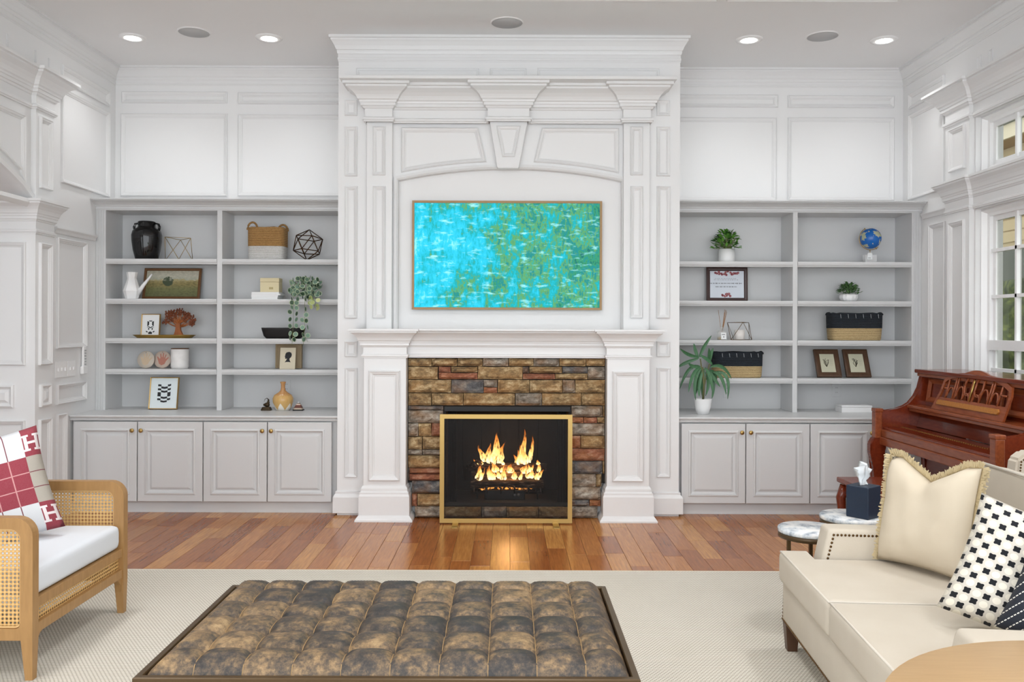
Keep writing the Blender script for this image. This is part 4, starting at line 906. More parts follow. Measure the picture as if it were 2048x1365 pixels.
# --- right bookcase
def bushy(name, label, x0, x1, y0, ybase, Y, zs, pot_h, pot_w, L, n, ca, cb_, stuff=False, up=1.0):
    o = thing(name, label, 'plant', (sx((x0+x1)/2, ybase, Y), Y, zs)); W = px(x1-x0, Y)/2; H = P(0,y0,Y).z-zs
    LM = mat(name+'_leaf', rough=.5, fn=lambda t: t.base(t.mix(t.n('ShaderNodeObjectInfo').outputs['Random'], ca, cb_) if not stuff else t.mix(t.noise(t.coord(), 40, 2), ca, cb_)))
    me = leaf_mesh('leaf', L, L*.55, LM); bmj = bmesh.new()
    for i in range(n):
        a = RND.uniform(0, 2*math.pi); r_ = RND.uniform(.15,1); e = RND.uniform(0,1)**.7
        p = Vector((math.cos(a)*W*.88*r_*(1-.45*e), math.sin(a)*min(W,.12)*.8*r_, pot_h*.92+(H-pot_h)*.9*e*(1-.35*r_*r_)))
        M_ = Matrix.Translation(p) @ Matrix.Rotation(a-math.pi/2+RND.uniform(-.5,.5),4,'Z') @ Matrix.Rotation(RND.uniform(-.3,1.0),4,'X') @ Matrix.Rotation(RND.uniform(-.5,.5),4,'Y')
        if stuff: b2 = bmesh.new(); b2.from_mesh(me); bmesh.ops.transform(b2, matrix=M_, verts=b2.verts); tmp = bpy.data.meshes.new('t'); b2.to_mesh(tmp); b2.free(); bmj.from_mesh(tmp); bpy.data.meshes.remove(tmp)
        else:
            l = link('leaf', me, None, o); l.matrix_local = M_
        if not stuff and i % 4 == 0: tube('stem', [(0,0,pot_h*.8), (p.x*.5,p.y*.5,(pot_h+p.z)/2), tuple(p)], .0018, STEM, o, 5)
    if stuff: tag(bm_obj('foliage', bmj, LM, o, None, True, False), kind='stuff')
    else: bmj.free()
    return o
z = SR1[0]+EPS; Y = 7.11
o = bushy('leafy_plant', 'bushy bright green plant in a white round pot, top right shelf', 1415, 1491, 449, 522, Y, z, px(26,Y), 0, .042, 190, '1f4a16', '6aa83e')
lathe('pot', [(.001,0),(15.5*Y/F,0),(16*Y/F,.004),(15.5*Y/F,px(27,Y)),(14*Y/F,px(27,Y)),(14*Y/F,px(18,Y)),(.001,px(18,Y))], CER_WHITE, o, 26)
Y = 7.09; gl = thing('desk_globe', 'small blue globe on a clear square stand with a paper tag', 'globe', (sx(1740,522,Y), Y, z)); gr_ = px(20.5,Y); gzc = P(1741,477.5,Y).z-z
def globefn(t):
    n = t.noise(t.coord(), 14, 5, .55); t.base(t.mix(t.math('GREATER_THAN', n, .56), '1565b8', t.mix(t.noise(t.coord(), 9, 2), 'c9c2ae', '9db08a')))
bm = bmesh.new(); bmesh.ops.create_uvsphere(bm, u_segments=28, v_segments=16, radius=gr_, matrix=Matrix.Translation((.004,0,gzc))); bm_obj('sphere', bm, mat('globe_map', rough=.25, fn=globefn), gl, None, True)
tube('meridian_arm', [(.004+(gr_+.009)*math.cos(a), 0, gzc+(gr_+.009)*math.sin(a)) for a in [math.radians(120+i*12) for i in range(17)]], .003, BRASS, gl, 6)
for a in (120, 300): tube('axis_pin', [(.004+(gr_-.002)*math.cos(math.radians(a)),0,gzc+(gr_-.002)*math.sin(math.radians(a))), (.004+(gr_+.016)*math.cos(math.radians(a)),0,gzc+(gr_+.016)*math.sin(math.radians(a)))], .0035, BRASS, gl, 6)
ACR = mat('clear_acrylic', 'f4f4f4', .1, Alpha=.55)
box('stand', -.050, .046, -.03, .03, 0, .068, ACR, gl, bevel=.003); tube('post', [(0,0,.068),(0,0,gzc-gr_-.006)], .003, BRASS, gl, 6)
prism('paper_tag', [(-.035,.028),(.005,.028),(.005,.074),(-.003,.084),(-.027,.084),(-.035,.074)], lambda u,v,h: (u,-.033-h,v), .001, PAPER, gl)
for zz in (.036, .041): box('tag_print', -.03, -.008, -.0346, -.0342, zz, zz+.002, INK, gl)
z = SR1[1]+EPS
FLW = mat('rose_print', rough=.7, fn=lambda t: t.base(t.ramp(t.noise(t.coord(), 90, 3), [(.3,'5a2530'),(.5,'a0505a'),(.7,'d8b0a8')])))
def art_doc(o, W, H):
    for (cx_, cy_, rx, ry, n) in ((.5,.84,.32,.075,22),(.5,.18,.13,.06,10)):
        for i in range(n):
            a = RND.uniform(0,6.28); q = math.sqrt(RND.uniform(0,1)); u = -W/2+W*(cx_+rx*q*math.cos(a)); v_ = H*(cy_+ry*q*math.sin(a)*(1-.6*abs(q*math.cos(a))))
            patch(o, [(u+.011*math.cos(j*1.047+a), v_+.011*math.sin(j*1.047+a)) for j in range(6)], FLW, 'printed_flower', .003-.0002*(i % 3))
    for yy, x0, x1, hh_ in ((.67,.2,.72,.004),(.635,.18,.75,.004),(.53,.08,.88,.011),(.43,.22,.72,.010)):
        u = x0
        bm = bmesh.new()
        while u < x1:
            wl = RND.uniform(.03,.08); n = 5
            for j in range(n):
                xa = -W/2+W*(u+wl*j/n); hgt = hh_*RND.uniform(.4,1.0); add_box(bm, xa, xa+W*wl/n*.6, .0024, .003, H*yy-hgt*.5, H*yy+hgt*.5)
            u += wl+.018
        bm_obj('text_line', bm, mat('grey_ink', '6d6f76', .7), o)
picture('certificate_frame', 'dark wood framed certificate with rose print and script lines', 1413.5, 1495.5, 536, z, 7.2, .04, .030, mat('dark_mahogany_frame', '3a1d18', .35), mat('certificate_paper', 'dfe5ee', .5), art_doc)
Y = 7.09
o = bushy('small_bush_plant', 'small green bush in a white fluted bowl pot', 1670, 1724, 557, 600, Y, z, px(16,Y), 0, .028, 330, '1d3d22', '6d9a5a', True)
k = Y/F
bm = bmesh.new(); rg = []
for i, (r_, zz) in enumerate(((10,0),(15,3),(17,8),(16.5,13),(14,15.5),(13,14.5),(12,11))): rg.append([(r_*k*(1+.05*math.cos(j*12*math.pi*2/48))*math.cos(j*math.pi*2/48), r_*k*(1+.05*math.cos(j*12*math.pi*2/48))*math.sin(j*math.pi*2/48), zz*k) for j in range(48)])
bm.free(); loft('pot', rg, CER_WHITE, o, True, True)
z = SR1[2]+EPS; Y = 7.06
df = thing('reed_diffuser', 'glass reed diffuser bottle with sticks and white label', 'diffuser', (sx(1443,678,Y), Y, z)); k = Y/F
GL2 = mat('clear_glass', 'f2f4f2', .05, Alpha=.35); OIL = mat('amber_oil', 'a98a3a', .15, Alpha=.9)
lathe('bottle', [(.001,0),(8.6*k,0),(8.6*k,16*k),(7*k,18.5*k),(3.2*k,20*k),(3.2*k,26*k),(2.4*k,26*k)], GL2, df, 20); lathe('oil', [(.001,.002),(8.0*k,.002),(8.0*k,6.5*k),(.001,6.5*k)], OIL, df, 20)
box('label_sticker', -.012, .030, -8.9*k-.001, -8.9*k, 1.5*k, 15*k, PAPER, df)
bm = bmesh.new()
for i in range(6): add_box(bm, -.006+i*.0045, -.0035+i*.0045, -8.9*k-.0018, -8.9*k-.001, 10*k, 12*k)
add_box(bm, .006,.012,-8.9*k-.0018,-8.9*k-.001,5*k,7.5*k); bm_obj('label_print', bm, INK, df)
for i, (dx, tp) in enumerate(((-7,60),(6,61),(8,60),(10,59),(11,56),(7,55))): tube('reed', [(dx*-.1*k, .003*(i-2), 3*k), (dx*k, .004*(i-2), tp*k)], .0016, mat('reed_wood', 'a87848', .7), df, 5)
tp_ = lambda x, y, Yy: P(1350+x/5.935, 610+y/5.935, Yy)
Yt = 7.07; o = thing('prism_terrarium', 'brass-edged glass prism holding a white pillar candle', 'candle holder', (sx(1479,678,Yt), Yt, z))
cv = [(tp_(x,y,Yt+d)-o.location) for x, y, d in ((622,212,-.02),(808,207,-.07),(876,212,.03),(665,408,-.06),(912,408,-.05),(700,395,.07),(880,395,.07))]
for q in cv:
    if q.z < .03: q.z = .003
BRZ2 = mat('aged_brass', '6a5232', .4, .8)
for i, j in ((0,1),(1,2),(0,3),(1,3),(1,4),(2,4),(3,4),(0,5),(2,6),(5,6),(3,5),(4,6),(0,2)): tube('edge_bar', [cv[i], cv[j]], .0022, BRZ2, o, 6)
bm = bmesh.new(); B = [bm.verts.new(q) for q in cv]
for f_ in ((0,1,3),(1,4,3),(1,2,4),(0,3,5),(2,6,4),(0,1,2)): bm.faces.new([B[i] for i in f_])
bm_obj('glass_pane', bm, mat('thin_glass', 'ffffff', .02, Alpha=.08), o)
lathe('candle', [(.001,.003),(px(10,Yt),.003),(px(10,Yt),px(20,Yt)),(px(8,Yt),px(20.5,Yt)),(.001,px(20,Yt))], mat('candle_wax', 'efe9e4', .6), o, 22)
Y = 7.10; top = P(1708,627.5,Y).z-z; mid = P(1708,657,Y).z-z
b = basket('black and straw basket on the shelf above the two botanical frames', (sx(1708,678,Y), Y, z), px(49.5,Y), .10, top, mid, STRAW, NAVY, 1.05)
def stitches(b, W, top):
    for i in range(6): x = -W*.75+i*W*.3; tube('stitch', [(x,-.1075,top*.97),(x+.004,-.1085,top*.82)], .0016, mat('white_thread', 'c8ccd0', .8), b, 5)
    for s in (-1, 1): tube('handle', [(s*W*1.04, math.cos(a)*.05, top-.012+math.sin(a)*.016) for a in [math.pi*i/8 for i in range(9)]], .008, NAVY, b, 7)
stitches(b, px(49.5,Y), top)
z = SR1[3]+EPS; top = P(1478,705,Y).z-z; mid = P(1478,732,Y).z-z
b = basket('black and straw basket behind the tall houseplant', (sx(1473,755,Y), Y, z), px(47,Y), .10, top, mid, STRAW, NAVY, 1.04); stitches(b, px(47,Y), top)
OAKD = mat('dark_oak_frame', rough=.5, fn=lambda t: t.base(t.mix(t.noise(t.mapping(t.coord(),(40,40,6)), 4, 4), '2f1c10', '6a4a30')))
def art_b(seed):
    def f(o, W, H):
        r_ = random.Random(seed)
        for i in range(7):
            x0 = -.012; tube('printed_stem', [(x0,.003,H*.36),(x0+r_.uniform(-.02,.02),.003,H*.5),(x0+(i-3)*.008,.003,H*(.58+.1*r_.random()))], .0016, mat('sepia_ink', '4c4636', .8), o, 4)
        for i in range(6): box('text_line', .016, .045, .0028, .003, H*.42+i*H*.04, H*.425+i*H*.04, mat('pale_ink', 'a9a38c', .8), o)
    return f
for xa, xb, lb, sd in ((1640,1689,'dark wood botanical print frame, left of the pair',3),(1698.5,1748,'dark wood botanical print frame, right of the pair',5)):
    picture('botanical_frame', lb, xa-4, xb-4, 701.5, z, 7.08, .42, .042, OAKD, mat('aged_paper', 'cfcdb4', .75), art_b(sd), gp='botanical print frames')
# worktop right: houseplant and box
z = ZCT+EPS; Y = 6.80; k = Y/F; hp = lambda x, y, Yy=None: P(1350+x/5.935, 610+y/5.935, Yy or Y)
o = thing('tall_houseplant', 'tall strappy-leaved houseplant in a white pot on the worktop', 'plant', (hp(330,1310).x, Y, z)); ph_ = hp(330,1115).z-z
lathe('pot', [(.001,0),(11.5*k,0),(15.5*k,.45*ph_),(17.3*k,.95*ph_),(17.5*k,ph_),(16*k,ph_),(14*k,.8*ph_),(.001,.8*ph_)], CER_WHITE, o, 28)
lathe('soil', [(.001,.82*ph_),(15*k,.82*ph_),(15*k,.86*ph_),(.001,.86*ph_)], mat('soil', '2e241a', .95), o, 20)
STR = mat('strap_leaf', rough=.4, fn=lambda t: t.base(t.mix(t.noise(t.mapping(t.coord(),(30,30,3)), 3, 3), '1f4630', '558a5a')))
def strap(pts, w, dy):
    ps = [Vector((hp(x,y).x, Y+dy*(i/2.0)**1.2, hp(x,y).z))-o.location for i, (x, y) in enumerate(pts)]
    bm = bmesh.new(); rows = []; n = 9
    for i in range(n+1):
        t = i/n; p = ps[0]*(1-t)**2+(ps[1]*2-(ps[0]+ps[2])*.5)*2*t*(1-t)+ps[2]*t*t
        d = ((ps[1]*2-(ps[0]+ps[2])*.5-ps[0])*(1-t)+(ps[2]-(ps[1]*2-(ps[0]+ps[2])*.5))*t).normalized()
        sd = d.cross(Vector((0,1,0))); sd = (sd if sd.length > .1 else Vector((1,0,0))).normalized(); wd = w*math.sin(math.pi*(.10+.88*t))**.7
        rows.append([bm.verts.new(p-sd*wd+Vector((0,-.006,0))), bm.verts.new(p), bm.verts.new(p+sd*wd+Vector((0,-.006,0)))])
    for a, b_ in zip(rows, rows[1:]):
        for j in (0,1): bm.faces.new((a[j], a[j+1], b_[j+1], b_[j]))
    bm_obj('leaf', bm, STR, o, None, True)
LV = ((280,620,150,590,40,520),(275,640,250,550,238,460),(290,620,340,500,420,365),(270,640,130,690,40,745),(300,600,370,650,410,710),(400,690,395,600,375,510),(405,690,430,600,470,515),(300,735,210,730,150,690),(300,740,170,770,60,1000),(300,745,200,830,130,1025),(310,750,230,900,220,1120),(330,750,290,900,255,1080),(330,770,285,930,275,1085),(340,760,330,940,330,1095),(350,750,400,850,415,1060),(390,780,450,870,505,965),(410,780,480,830,500,940),(430,800,450,950,425,1110),(420,740,560,740,675,880),(450,800,530,860,570,1055),(470,800,600,860,595,1110),(330,800,310,920,300,1060),(360,800,390,920,350,1080))
for i, l in enumerate(LV): strap(((l[0],l[1]),(l[2],l[3]),(l[4],l[5])), px(3.5,Y), (-.07,.05,-.03,.02,-.09)[i % 5])
for a in ((300,640),(330,740),(410,700)): tube('stem', [(0,0,.8*ph_), Vector(((hp(345,950).x-o.location.x), 0, hp(345,950).z-z)), hp(*a)-o.location], [.010,.008,.005], mat('cane_stem', '6a6a45', .7), o, 7)
Y = 7.03; bx = thing('white_box', 'white lidded box on the right worktop beside the piano', 'box', (sx(1707,822,Y), Y, z)); w = px(30,Y); hb = P(1707,810,Y).z-z
box('case', -w, w, -.07, .07, 0, hb*.74, CER_WHITE, bx, bevel=.002); box('lid', -w-.002, w+.002, -.072, .072, hb*.76, hb*1.0, CER_WHITE, bx, bevel=.004)
# ================================================================ FURNITURE
# --- rug
def rugfn(t):
    co = t.coord(); s = t.sep(t.mapping(co, (1/.017, 1/.012, 1)))
    row_ = t.math('FLOOR', s[1]); sx_ = t.math('ADD', s[0], t.math('MULTIPLY', t.math('MODULO', row_, 2.0), .5))
    fx = t.math('SUBTRACT', t.math('FRACT', sx_), .5); fy = t.math('SUBTRACT', t.math('FRACT', s[1]), .5)
    h = t.math('SUBTRACT', 1.0, t.math('ADD', t.math('MULTIPLY', t.math('MULTIPLY', fx, fx), 3.0), t.math('MULTIPLY', t.math('MULTIPLY', fy, fy), 3.2)))
    n = t.noise(co, 2.2, 3); n2 = t.noise(co, 70, 2)
    c = t.mix(t.ramp(h, [(.25,(0,0,0)),(.75,(1,1,1))]), 'b3ab9c', t.mix(n, 'e6dfd2', 'f2ede3'))
    t.base(t.mix(t.math('MULTIPLY', n2, .3), c, 'c9bfae')); t.bump(h, .6, .006)
RUG = mat('woven_wool', rough=.95, fn=rugfn, spec=.1)
rug = thing('area_rug', 'large cream woven rug under the ottoman and armchair', 'rug', (-.5, 3.0, 0))
box('pile', -2.45, 2.45, -2.2, 2.0, 0.0005, .012, RUG, rug, bevel=.003)
for (x0,x1,y0,y1) in ((-2.462,2.462,1.995,2.012),(-2.462,2.462,-2.212,-2.195),(-2.462,-2.445,-2.2,2.0),(2.445,2.462,-2.2,2.0)): box('binding', x0, x1, y0, y1, .0005, .0125, mat('cream_binding', 'd9d0bf', .9), rug)
RZ = .0125
# --- ottoman
OX0, OX1, OY0, OY1 = -1.11, .395, 2.525, 3.44
BRONZ = mat('bronze_wood', '4f3c22', .35, .3)
ot = thing('tufted_ottoman', 'large rectangular ottoman with tufted patchwork of distressed brown leather', 'ottoman', ((OX0+OX1)/2, (OY0+OY1)/2, RZ))
bm = bmesh.new(); add_rings(bm, R4(OX0,OY0,OX1,OY1), [(0,.30),(0,.395),(.003,.398),(.020,.398),(.022,.395),(.022,.30),(0,.30)], lambda u,v,h: (u,v,h)); bm_obj('tray_frame', bm, BRONZ, ot)
box('base_panel', OX0+.02, OX1-.02, OY0+.02, OY1-.02, .29, .31, BRONZ, ot)
for x in (OX0+.03, OX1-.08):
    for y in (OY0+.03, OY1-.08): box('leg', x, x+.05, y, y+.05, RZ, .30, BRONZ, ot, bevel=.003)
def leatherfn(t):
    r = t.n('ShaderNodeObjectInfo').outputs['Random']
    cmb = t.n('ShaderNodeCombineXYZ'); t.set(cmb.inputs[0], t.math('MULTIPLY', r, 37)); t.set(cmb.inputs[1], t.math('MULTIPLY', r, 91))
    ad = t.n('ShaderNodeVectorMath', operation='ADD'); t.set(ad.inputs[0], t.coord()); t.set(ad.inputs[1], cmb.outputs[0])
    n = t.noise(ad.outputs[0], 13, 9, .74); n2 = t.noise(t.mapping(ad.outputs[0],(1,1,1)), 60, 6, .75); n3 = t.noise(ad.outputs[0], 160, 3)
    f = t.math('ADD', t.math('ADD', t.math('MULTIPLY', n, .66), t.math('MULTIPLY', n2, .34)), t.math('MULTIPLY', t.math('SUBTRACT', r, .5), .13))
    t.base(t.ramp(f, [(.39,'252322'),(.46,'40372f'),(.52,'64523c'),(.58,'866c4b'),(.67,'a88c64')]))
    t.bump(t.math('ADD', n2, t.math('MULTIPLY', n3, .5)), .25, .004)
LEA = mat('distressed_leather', rough=.48, fn=leatherfn)
cx_ = [OX0+.024]+[-.942+.1473*i for i in range(9)]+[OX1-.024]; cy_ = [OY0+.024]+[OY0+.1525*(i+1) for i in range(5)]+[OY1-.024]
def oz(u, v, i, j):
    a, b_ = abs(2*u-1), abs(2*v-1)
    zz = .424+.019*(1-a**3)**.6*(1-b_**3)**.6-.024*(a*b_)**4
    for cond, t in ((i == 0, u), (i == 9, 1-u), (j == 0, v), (j == 5, 1-v)):
        if cond: zz = min(zz, .375+.068*math.sin(min(1, t*1.8+.02)*math.pi/2)**.7)
    return zz
for i in range(10):
    for j in range(6):
        bm = bmesh.new(); n = 9; V = [[bm.verts.new((cx_[i]+(cx_[i+1]-cx_[i])*a/n, cy_[j]+(cy_[j+1]-cy_[j])*b_/n, oz(a/n, b_/n, i, j))) for b_ in range(n+1)] for a in range(n+1)]
        for a in range(n):
            for b_ in range(n): bm.faces.new((V[a][b_], V[a+1][b_], V[a+1][b_+1], V[a][b_+1]))
        bm_obj('leather_square', bm, LEA, ot, None, True)
bm = bmesh.new()
for i in range(1, 10):
    for j in range(1, 6): bmesh.ops.create_uvsphere(bm, u_segments=8, v_segments=5, radius=.009, matrix=Matrix.Translation((cx_[i], cy_[j], .405)) @ Matrix.Diagonal((1,1,.5,1)))
bm_obj('tuft_buttons', bm, LEA, ot)
SEAM = mat('tan_seam_thread', 'a08258', .6)
for i in range(1, 10): tube('seam', [(cx_[i], cy_[j]+(cy_[j+1]-cy_[j])*q/6, oz(0, q/6, 5, j)+.0012) for j in range(6) for q in range(7 if j == 5 else 6)], .0016, SEAM, ot, 5)
settle(ot)
# --- cane armchair
OAK = mat('light_oak', rough=.42, fn=lambda t: t.base(t.mix(t.noise(t.mapping(t.coord(),(18,18,3)), 3, 4), '8f6a3e', 'b48b58')))
def canefn(t):
    s = t.sep(t.mapping(t.coord(), (1/.0165,1/.0165,1/.0165))); nrm = t.sep(t.n('ShaderNodeNewGeometry').outputs['True Normal'])
    u = t.mix(t.math('GREATER_THAN', t.math('ABSOLUTE', nrm[0]), .5), (0,0,0), (1,1,1))
    uu = t.n('ShaderNodeMix', data_type='FLOAT'); t.set(uu.inputs[0], t.math('GREATER_THAN', t.math('ABSOLUTE', nrm[0]), .5)); t.set(uu.inputs[2], s[0]); t.set(uu.inputs[3], s[1])
    fx = t.math('SUBTRACT', t.math('FRACT', uu.outputs[0]), .5); fz_ = t.math('SUBTRACT', t.math('FRACT', s[2]), .5)
    d = t.math('SQRT', t.math('ADD', t.math('MULTIPLY', fx, fx), t.math('MULTIPLY', fz_, fz_)))
    t.base(t.ramp(d, [(.2,'8a5a24'),(.36,'c79a58'),(.6,'e0bb80')])); t.set(t.b.inputs['Alpha'], t.math('GREATER_THAN', d, .27)); t.bump(d, .5, .004)
CANE = mat('cane_webbing', rough=.55, fn=canefn); PIPE = mat('cane_edging', 'd9b27a', .5)
fl_ = floorP(250, 1235)
CXF = -1.905; CY0, CY1 = 3.445, 4.255      # chair front line, near and far arm centre lines
ch = thing('cane_armchair', 'light oak armchair with cane sides and white seat cushion', 'armchair', (-2.27, 3.88, RZ))
def rrect(x0, z0, x1, z1, r0, r1, n=7):   # rounded corners: r1 at the top pair, r0 at the bottom pair
    pts = []
    for cx2, cz2, a0, r_ in ((x1-r0, z0+r0, -90, r0), (x1-r1, z1-r1, 0, r1), (x0+r1, z1-r1, 90, r1), (x0+r0, z0+r0, 180, r0)):
        for i in range(n+1): a = math.radians(a0+90*i/n); pts.append((cx2+r_*math.cos(a), cz2+r_*math.sin(a)))
    return pts
CD = .74
for yc in (CY0, CY1):
    o_ = rrect(CXF-CD, .175, CXF, .668, .004, .075); bm = bmesh.new()
    inn = rrect(CXF-CD+.05, .222, CXF-.05, .623, .02, .045); n = len(o_)
    for side in (-1, 1):
        A = [bm.verts.new((x, yc+side*.0225, z_)) for x, z_ in o_]; B = [bm.verts.new((x, yc+side*.0225, z_)) for x, z_ in inn]
        for i in range(n): bm.faces.new((A[i], A[(i+1)%n], B[(i+1)%n], B[i]))
        if side < 0: A0, B0 = A, B
    for i in range(n): bm.faces.new((A0[i], A[i], A[(i+1)%n], A0[(i+1)%n])); bm.faces.new((B0[i], B0[(i+1)%n], B[(i+1)%n], B[i]))
    bm_obj('arm_frame', bm, OAK, ch)
    bm = bmesh.new(); bm.faces.new([bm.verts.new((x, yc, z_)) for x, z_ in inn]); bm_obj('cane_panel', bm, CANE, ch)
    for side in (-1, 1): tube('cane_edge', [(x, yc+side*.012, z_) for x, z_ in rrect(CXF-CD+.054,.226,CXF-.054,.619,.02,.043)], .004, PIPE, ch, 6, True)
    for xx, s in ((CXF-.024, 1), (CXF-CD+.024, -1)):
        bm = bmesh.new(); add_box(bm, xx-.024, xx+.024, yc-.0225, yc+.0225, RZ, .18)
        for v in bm.verts:
            if v.co.z < .1: v.co.x = xx+s*.006+(v.co.x-xx)*.62; v.co.y = yc+(v.co.y-yc)*.7
        bm_obj('leg', bm, OAK, ch)
for xx in (CXF-.045, CXF-CD+.005):
    for z0, z1 in ((.295,.335),(.190,.232)): box('rail', xx, xx+.04, CY0+.0225, CY1-.0225, z0, z1, OAK, ch, bevel=.003)
    bm = bmesh.new(); bm.faces.new([bm.verts.new((xx+.02, y, z_)) for y, z_ in ((CY0+.02,.23),(CY1-.02,.23),(CY1-.02,.297),(CY0+.02,.297))]); bm_obj('cane_strip', bm, CANE, ch)
    for y, s in ((CY0+.0225, 1), (CY1-.0225, -1)): prism('corner_bracket', [(y,.195),(y+s*.07,.195),(y+s*.03,.18),(y+s*.008,.155),(y,.12)], lambda u,v,h: (xx+.006+h,u,v), .028, OAK, ch)
bm = bmesh.new(); bm.faces.new([bm.verts.new((CXF-CD+.02, y, z_)) for y, z_ in ((CY0,.33),(CY1,.33),(CY1,.66),(CY0,.66))]); bm_obj('cane_back', bm, CANE, ch); box('back_rail', CXF-CD, CXF-CD+.045, CY0+.0225, CY1-.0225, .623, .668, OAK, ch, bevel=.003)
WLIN = mat('white_linen', 'dadde2', .9, fn=lambda t: t.bump(t.noise(t.coord(), 300, 2), .15, .002))
bm = bmesh.new(); add_box(bm, CXF-CD+.05, CXF-.012, CY0+.026, CY1-.026, .337, .455); bmesh.ops.bevel(bm, geom=bm.edges[:], offset=.035, segments=5, affect='EDGES', profile=.6); bm_obj('seat_cushion', bm, WLIN, ch, None, True)
settle(ch)
# --- cushions
def pillow(name, label, c, right_v, up_v, W, H, T, m, cat='pillow', dent=0.0, ear=.06, n=22, seed=0, rest=()):
    rv = Vector(right_v).normalized(); uv_ = Vector(up_v).normalized(); nv = rv.cross(uv_).normalized(); uv_ = nv.cross(rv)
    o = thing(name, label, cat, c)
    M = Matrix((rv, -nv, uv_)).transposed().to_4x4(); o.matrix_world = Matrix.Translation(c) @ M
    bm = bmesh.new(); ul = bm.loops.layers.uv.new('UVMap'); G = {}
    for side in (1, -1):
        for i in range(n+1):
            for j in range(n+1):
                u, v = 2*i/n-1, 2*j/n-1
                if side < 0 and (i in (0,n) or j in (0,n)): G[side,i,j] = G[1,i,j]; continue
                x = u*W/2*(1-ear*(1-v*v)); zz = v*H/2*(1-ear*(1-u*u))
                t = T/2*((1-u**4)*(1-v**4))**.55
                q = Vector((u*2+seed, v*2, side)); t *= 1+.10*noise.noise(q*1.4)
                if dent: zz -= dent*max(0, 1-abs(u)/.7)*max(0, v)**1.5; t *= 1-.35*max(0,1-(u/.22)**2)*max(0,v)**1.2
                G[side,i,j] = bm.verts.new((x, -side*t, zz))
        for i in range(n):
            for j in range(n):
                vs = [(i,j),(i+1,j),(i+1,j+1),(i,j+1)]
                f = bm.faces.new([G[side,a,b_] for a, b_ in (vs if side > 0 else vs[::-1])])
                for lp_, (a, b_) in zip(f.loops, (vs if side > 0 else vs[::-1])): lp_[ul].uv = (a/n, b_/n)
    MW = Matrix.Translation(c) @ M; MI = MW.inverted()      # soft filling gives way where the pillow rests on something
    for _ in range(2):
        for v in bm.verts:
            p = MW @ v.co
            for q, nn in rest:
                dd = (p-Vector(q)).dot(nn)
                if dd < 0: p -= nn*dd
            v.co = MI @ p
    cv_ = bm_obj('cover', bm, m, o, None, True)
    return o
def rects(t, uv, boxes):                 # union of boxes in UV
    tot = None
    for (x0,y0,x1,y1) in boxes:
        m_ = t.math('MULTIPLY', t.math('MULTIPLY', t.math('GREATER_THAN', uv[0], x0), t.math('LESS_THAN', uv[0], x1)), t.math('MULTIPLY', t.math('GREATER_THAN', uv[1], y0), t.math('LESS_THAN', uv[1], y1)))
        tot = m_ if tot is None else t.math('MAXIMUM', tot, m_)
    return tot
def plaidfn(t):
    uv = t.sep(t.coord('UV')); n = t.noise(t.coord(), 400, 2); A, B, C_, D = .44, .86, .27, .72; h = (B-A)/3; hv = (D-C_)/3; red = '8e1830'
    c = t.mix(rects(t, uv, [(A,0,B,C_),(A,D,B,1)]), 'aaa296', 'd3d5d8')
    c = t.mix(rects(t, uv, [(.2,0,A,C_),(B,0,1,C_),(.2,D,A,1),(B,D,1,1),(A,C_,B,D)]), c, red)
    l1, l2, m1, m2 = A+h, A+2*h, C_+hv, C_+2*hv; w = .005
    c = t.mix(rects(t, uv, [(l1-w,C_,l1+w,D),(l2-w,C_,l2+w,D),(A,m1-w,B,m1+w),(A,m2-w,B,m2+w)]), c, 'c98c8c')
    c = t.mix(rects(t, uv, [(x-.004,y0,x+.004,y1) for x in (l1,l2) for y0, y1 in ((0,C_),(D,1))]+[(x0,y-.004,x1,y+.004) for y in (m1,m2) for x0, x1 in ((0,A),(B,1))]), c, '6e1428')
    hb = []
    for x, y in ((.84,.06),(.23,.06),(.84,.76),(.23,.76)):
        hb += [(x+.030,y+.01,x+.058,y+.17),(x+.122,y+.01,x+.150,y+.17),(x+.045,y+.078,x+.135,y+.102),(x+.014,y+.01,x+.074,y+.03),(x+.106,y+.01,x+.166,y+.03),(x+.014,y+.15,x+.074,y+.17),(x+.106,y+.15,x+.166,y+.17)]
    c = t.mix(rects(t, uv, hb), c, 'eadfe0')
    t.base(t.mix(t.math('MULTIPLY', n, .08), c, 'ffffff')); t.bump(n, .3, .003)
pillow('plaid_pillow', 'red, white and grey check knit pillow with letter corners, on the cane armchair', (-2.375,3.865,.675), (.75,.62,.20), (-.45,.0,.9), .56, .50, .15, mat('plaid_knit', rough=.9, fn=plaidfn), seed=3, rest=[((0,0,.457), Vector((0,0,1))), ((0,CY1-.026,0), Vector((0,-1,0)))])
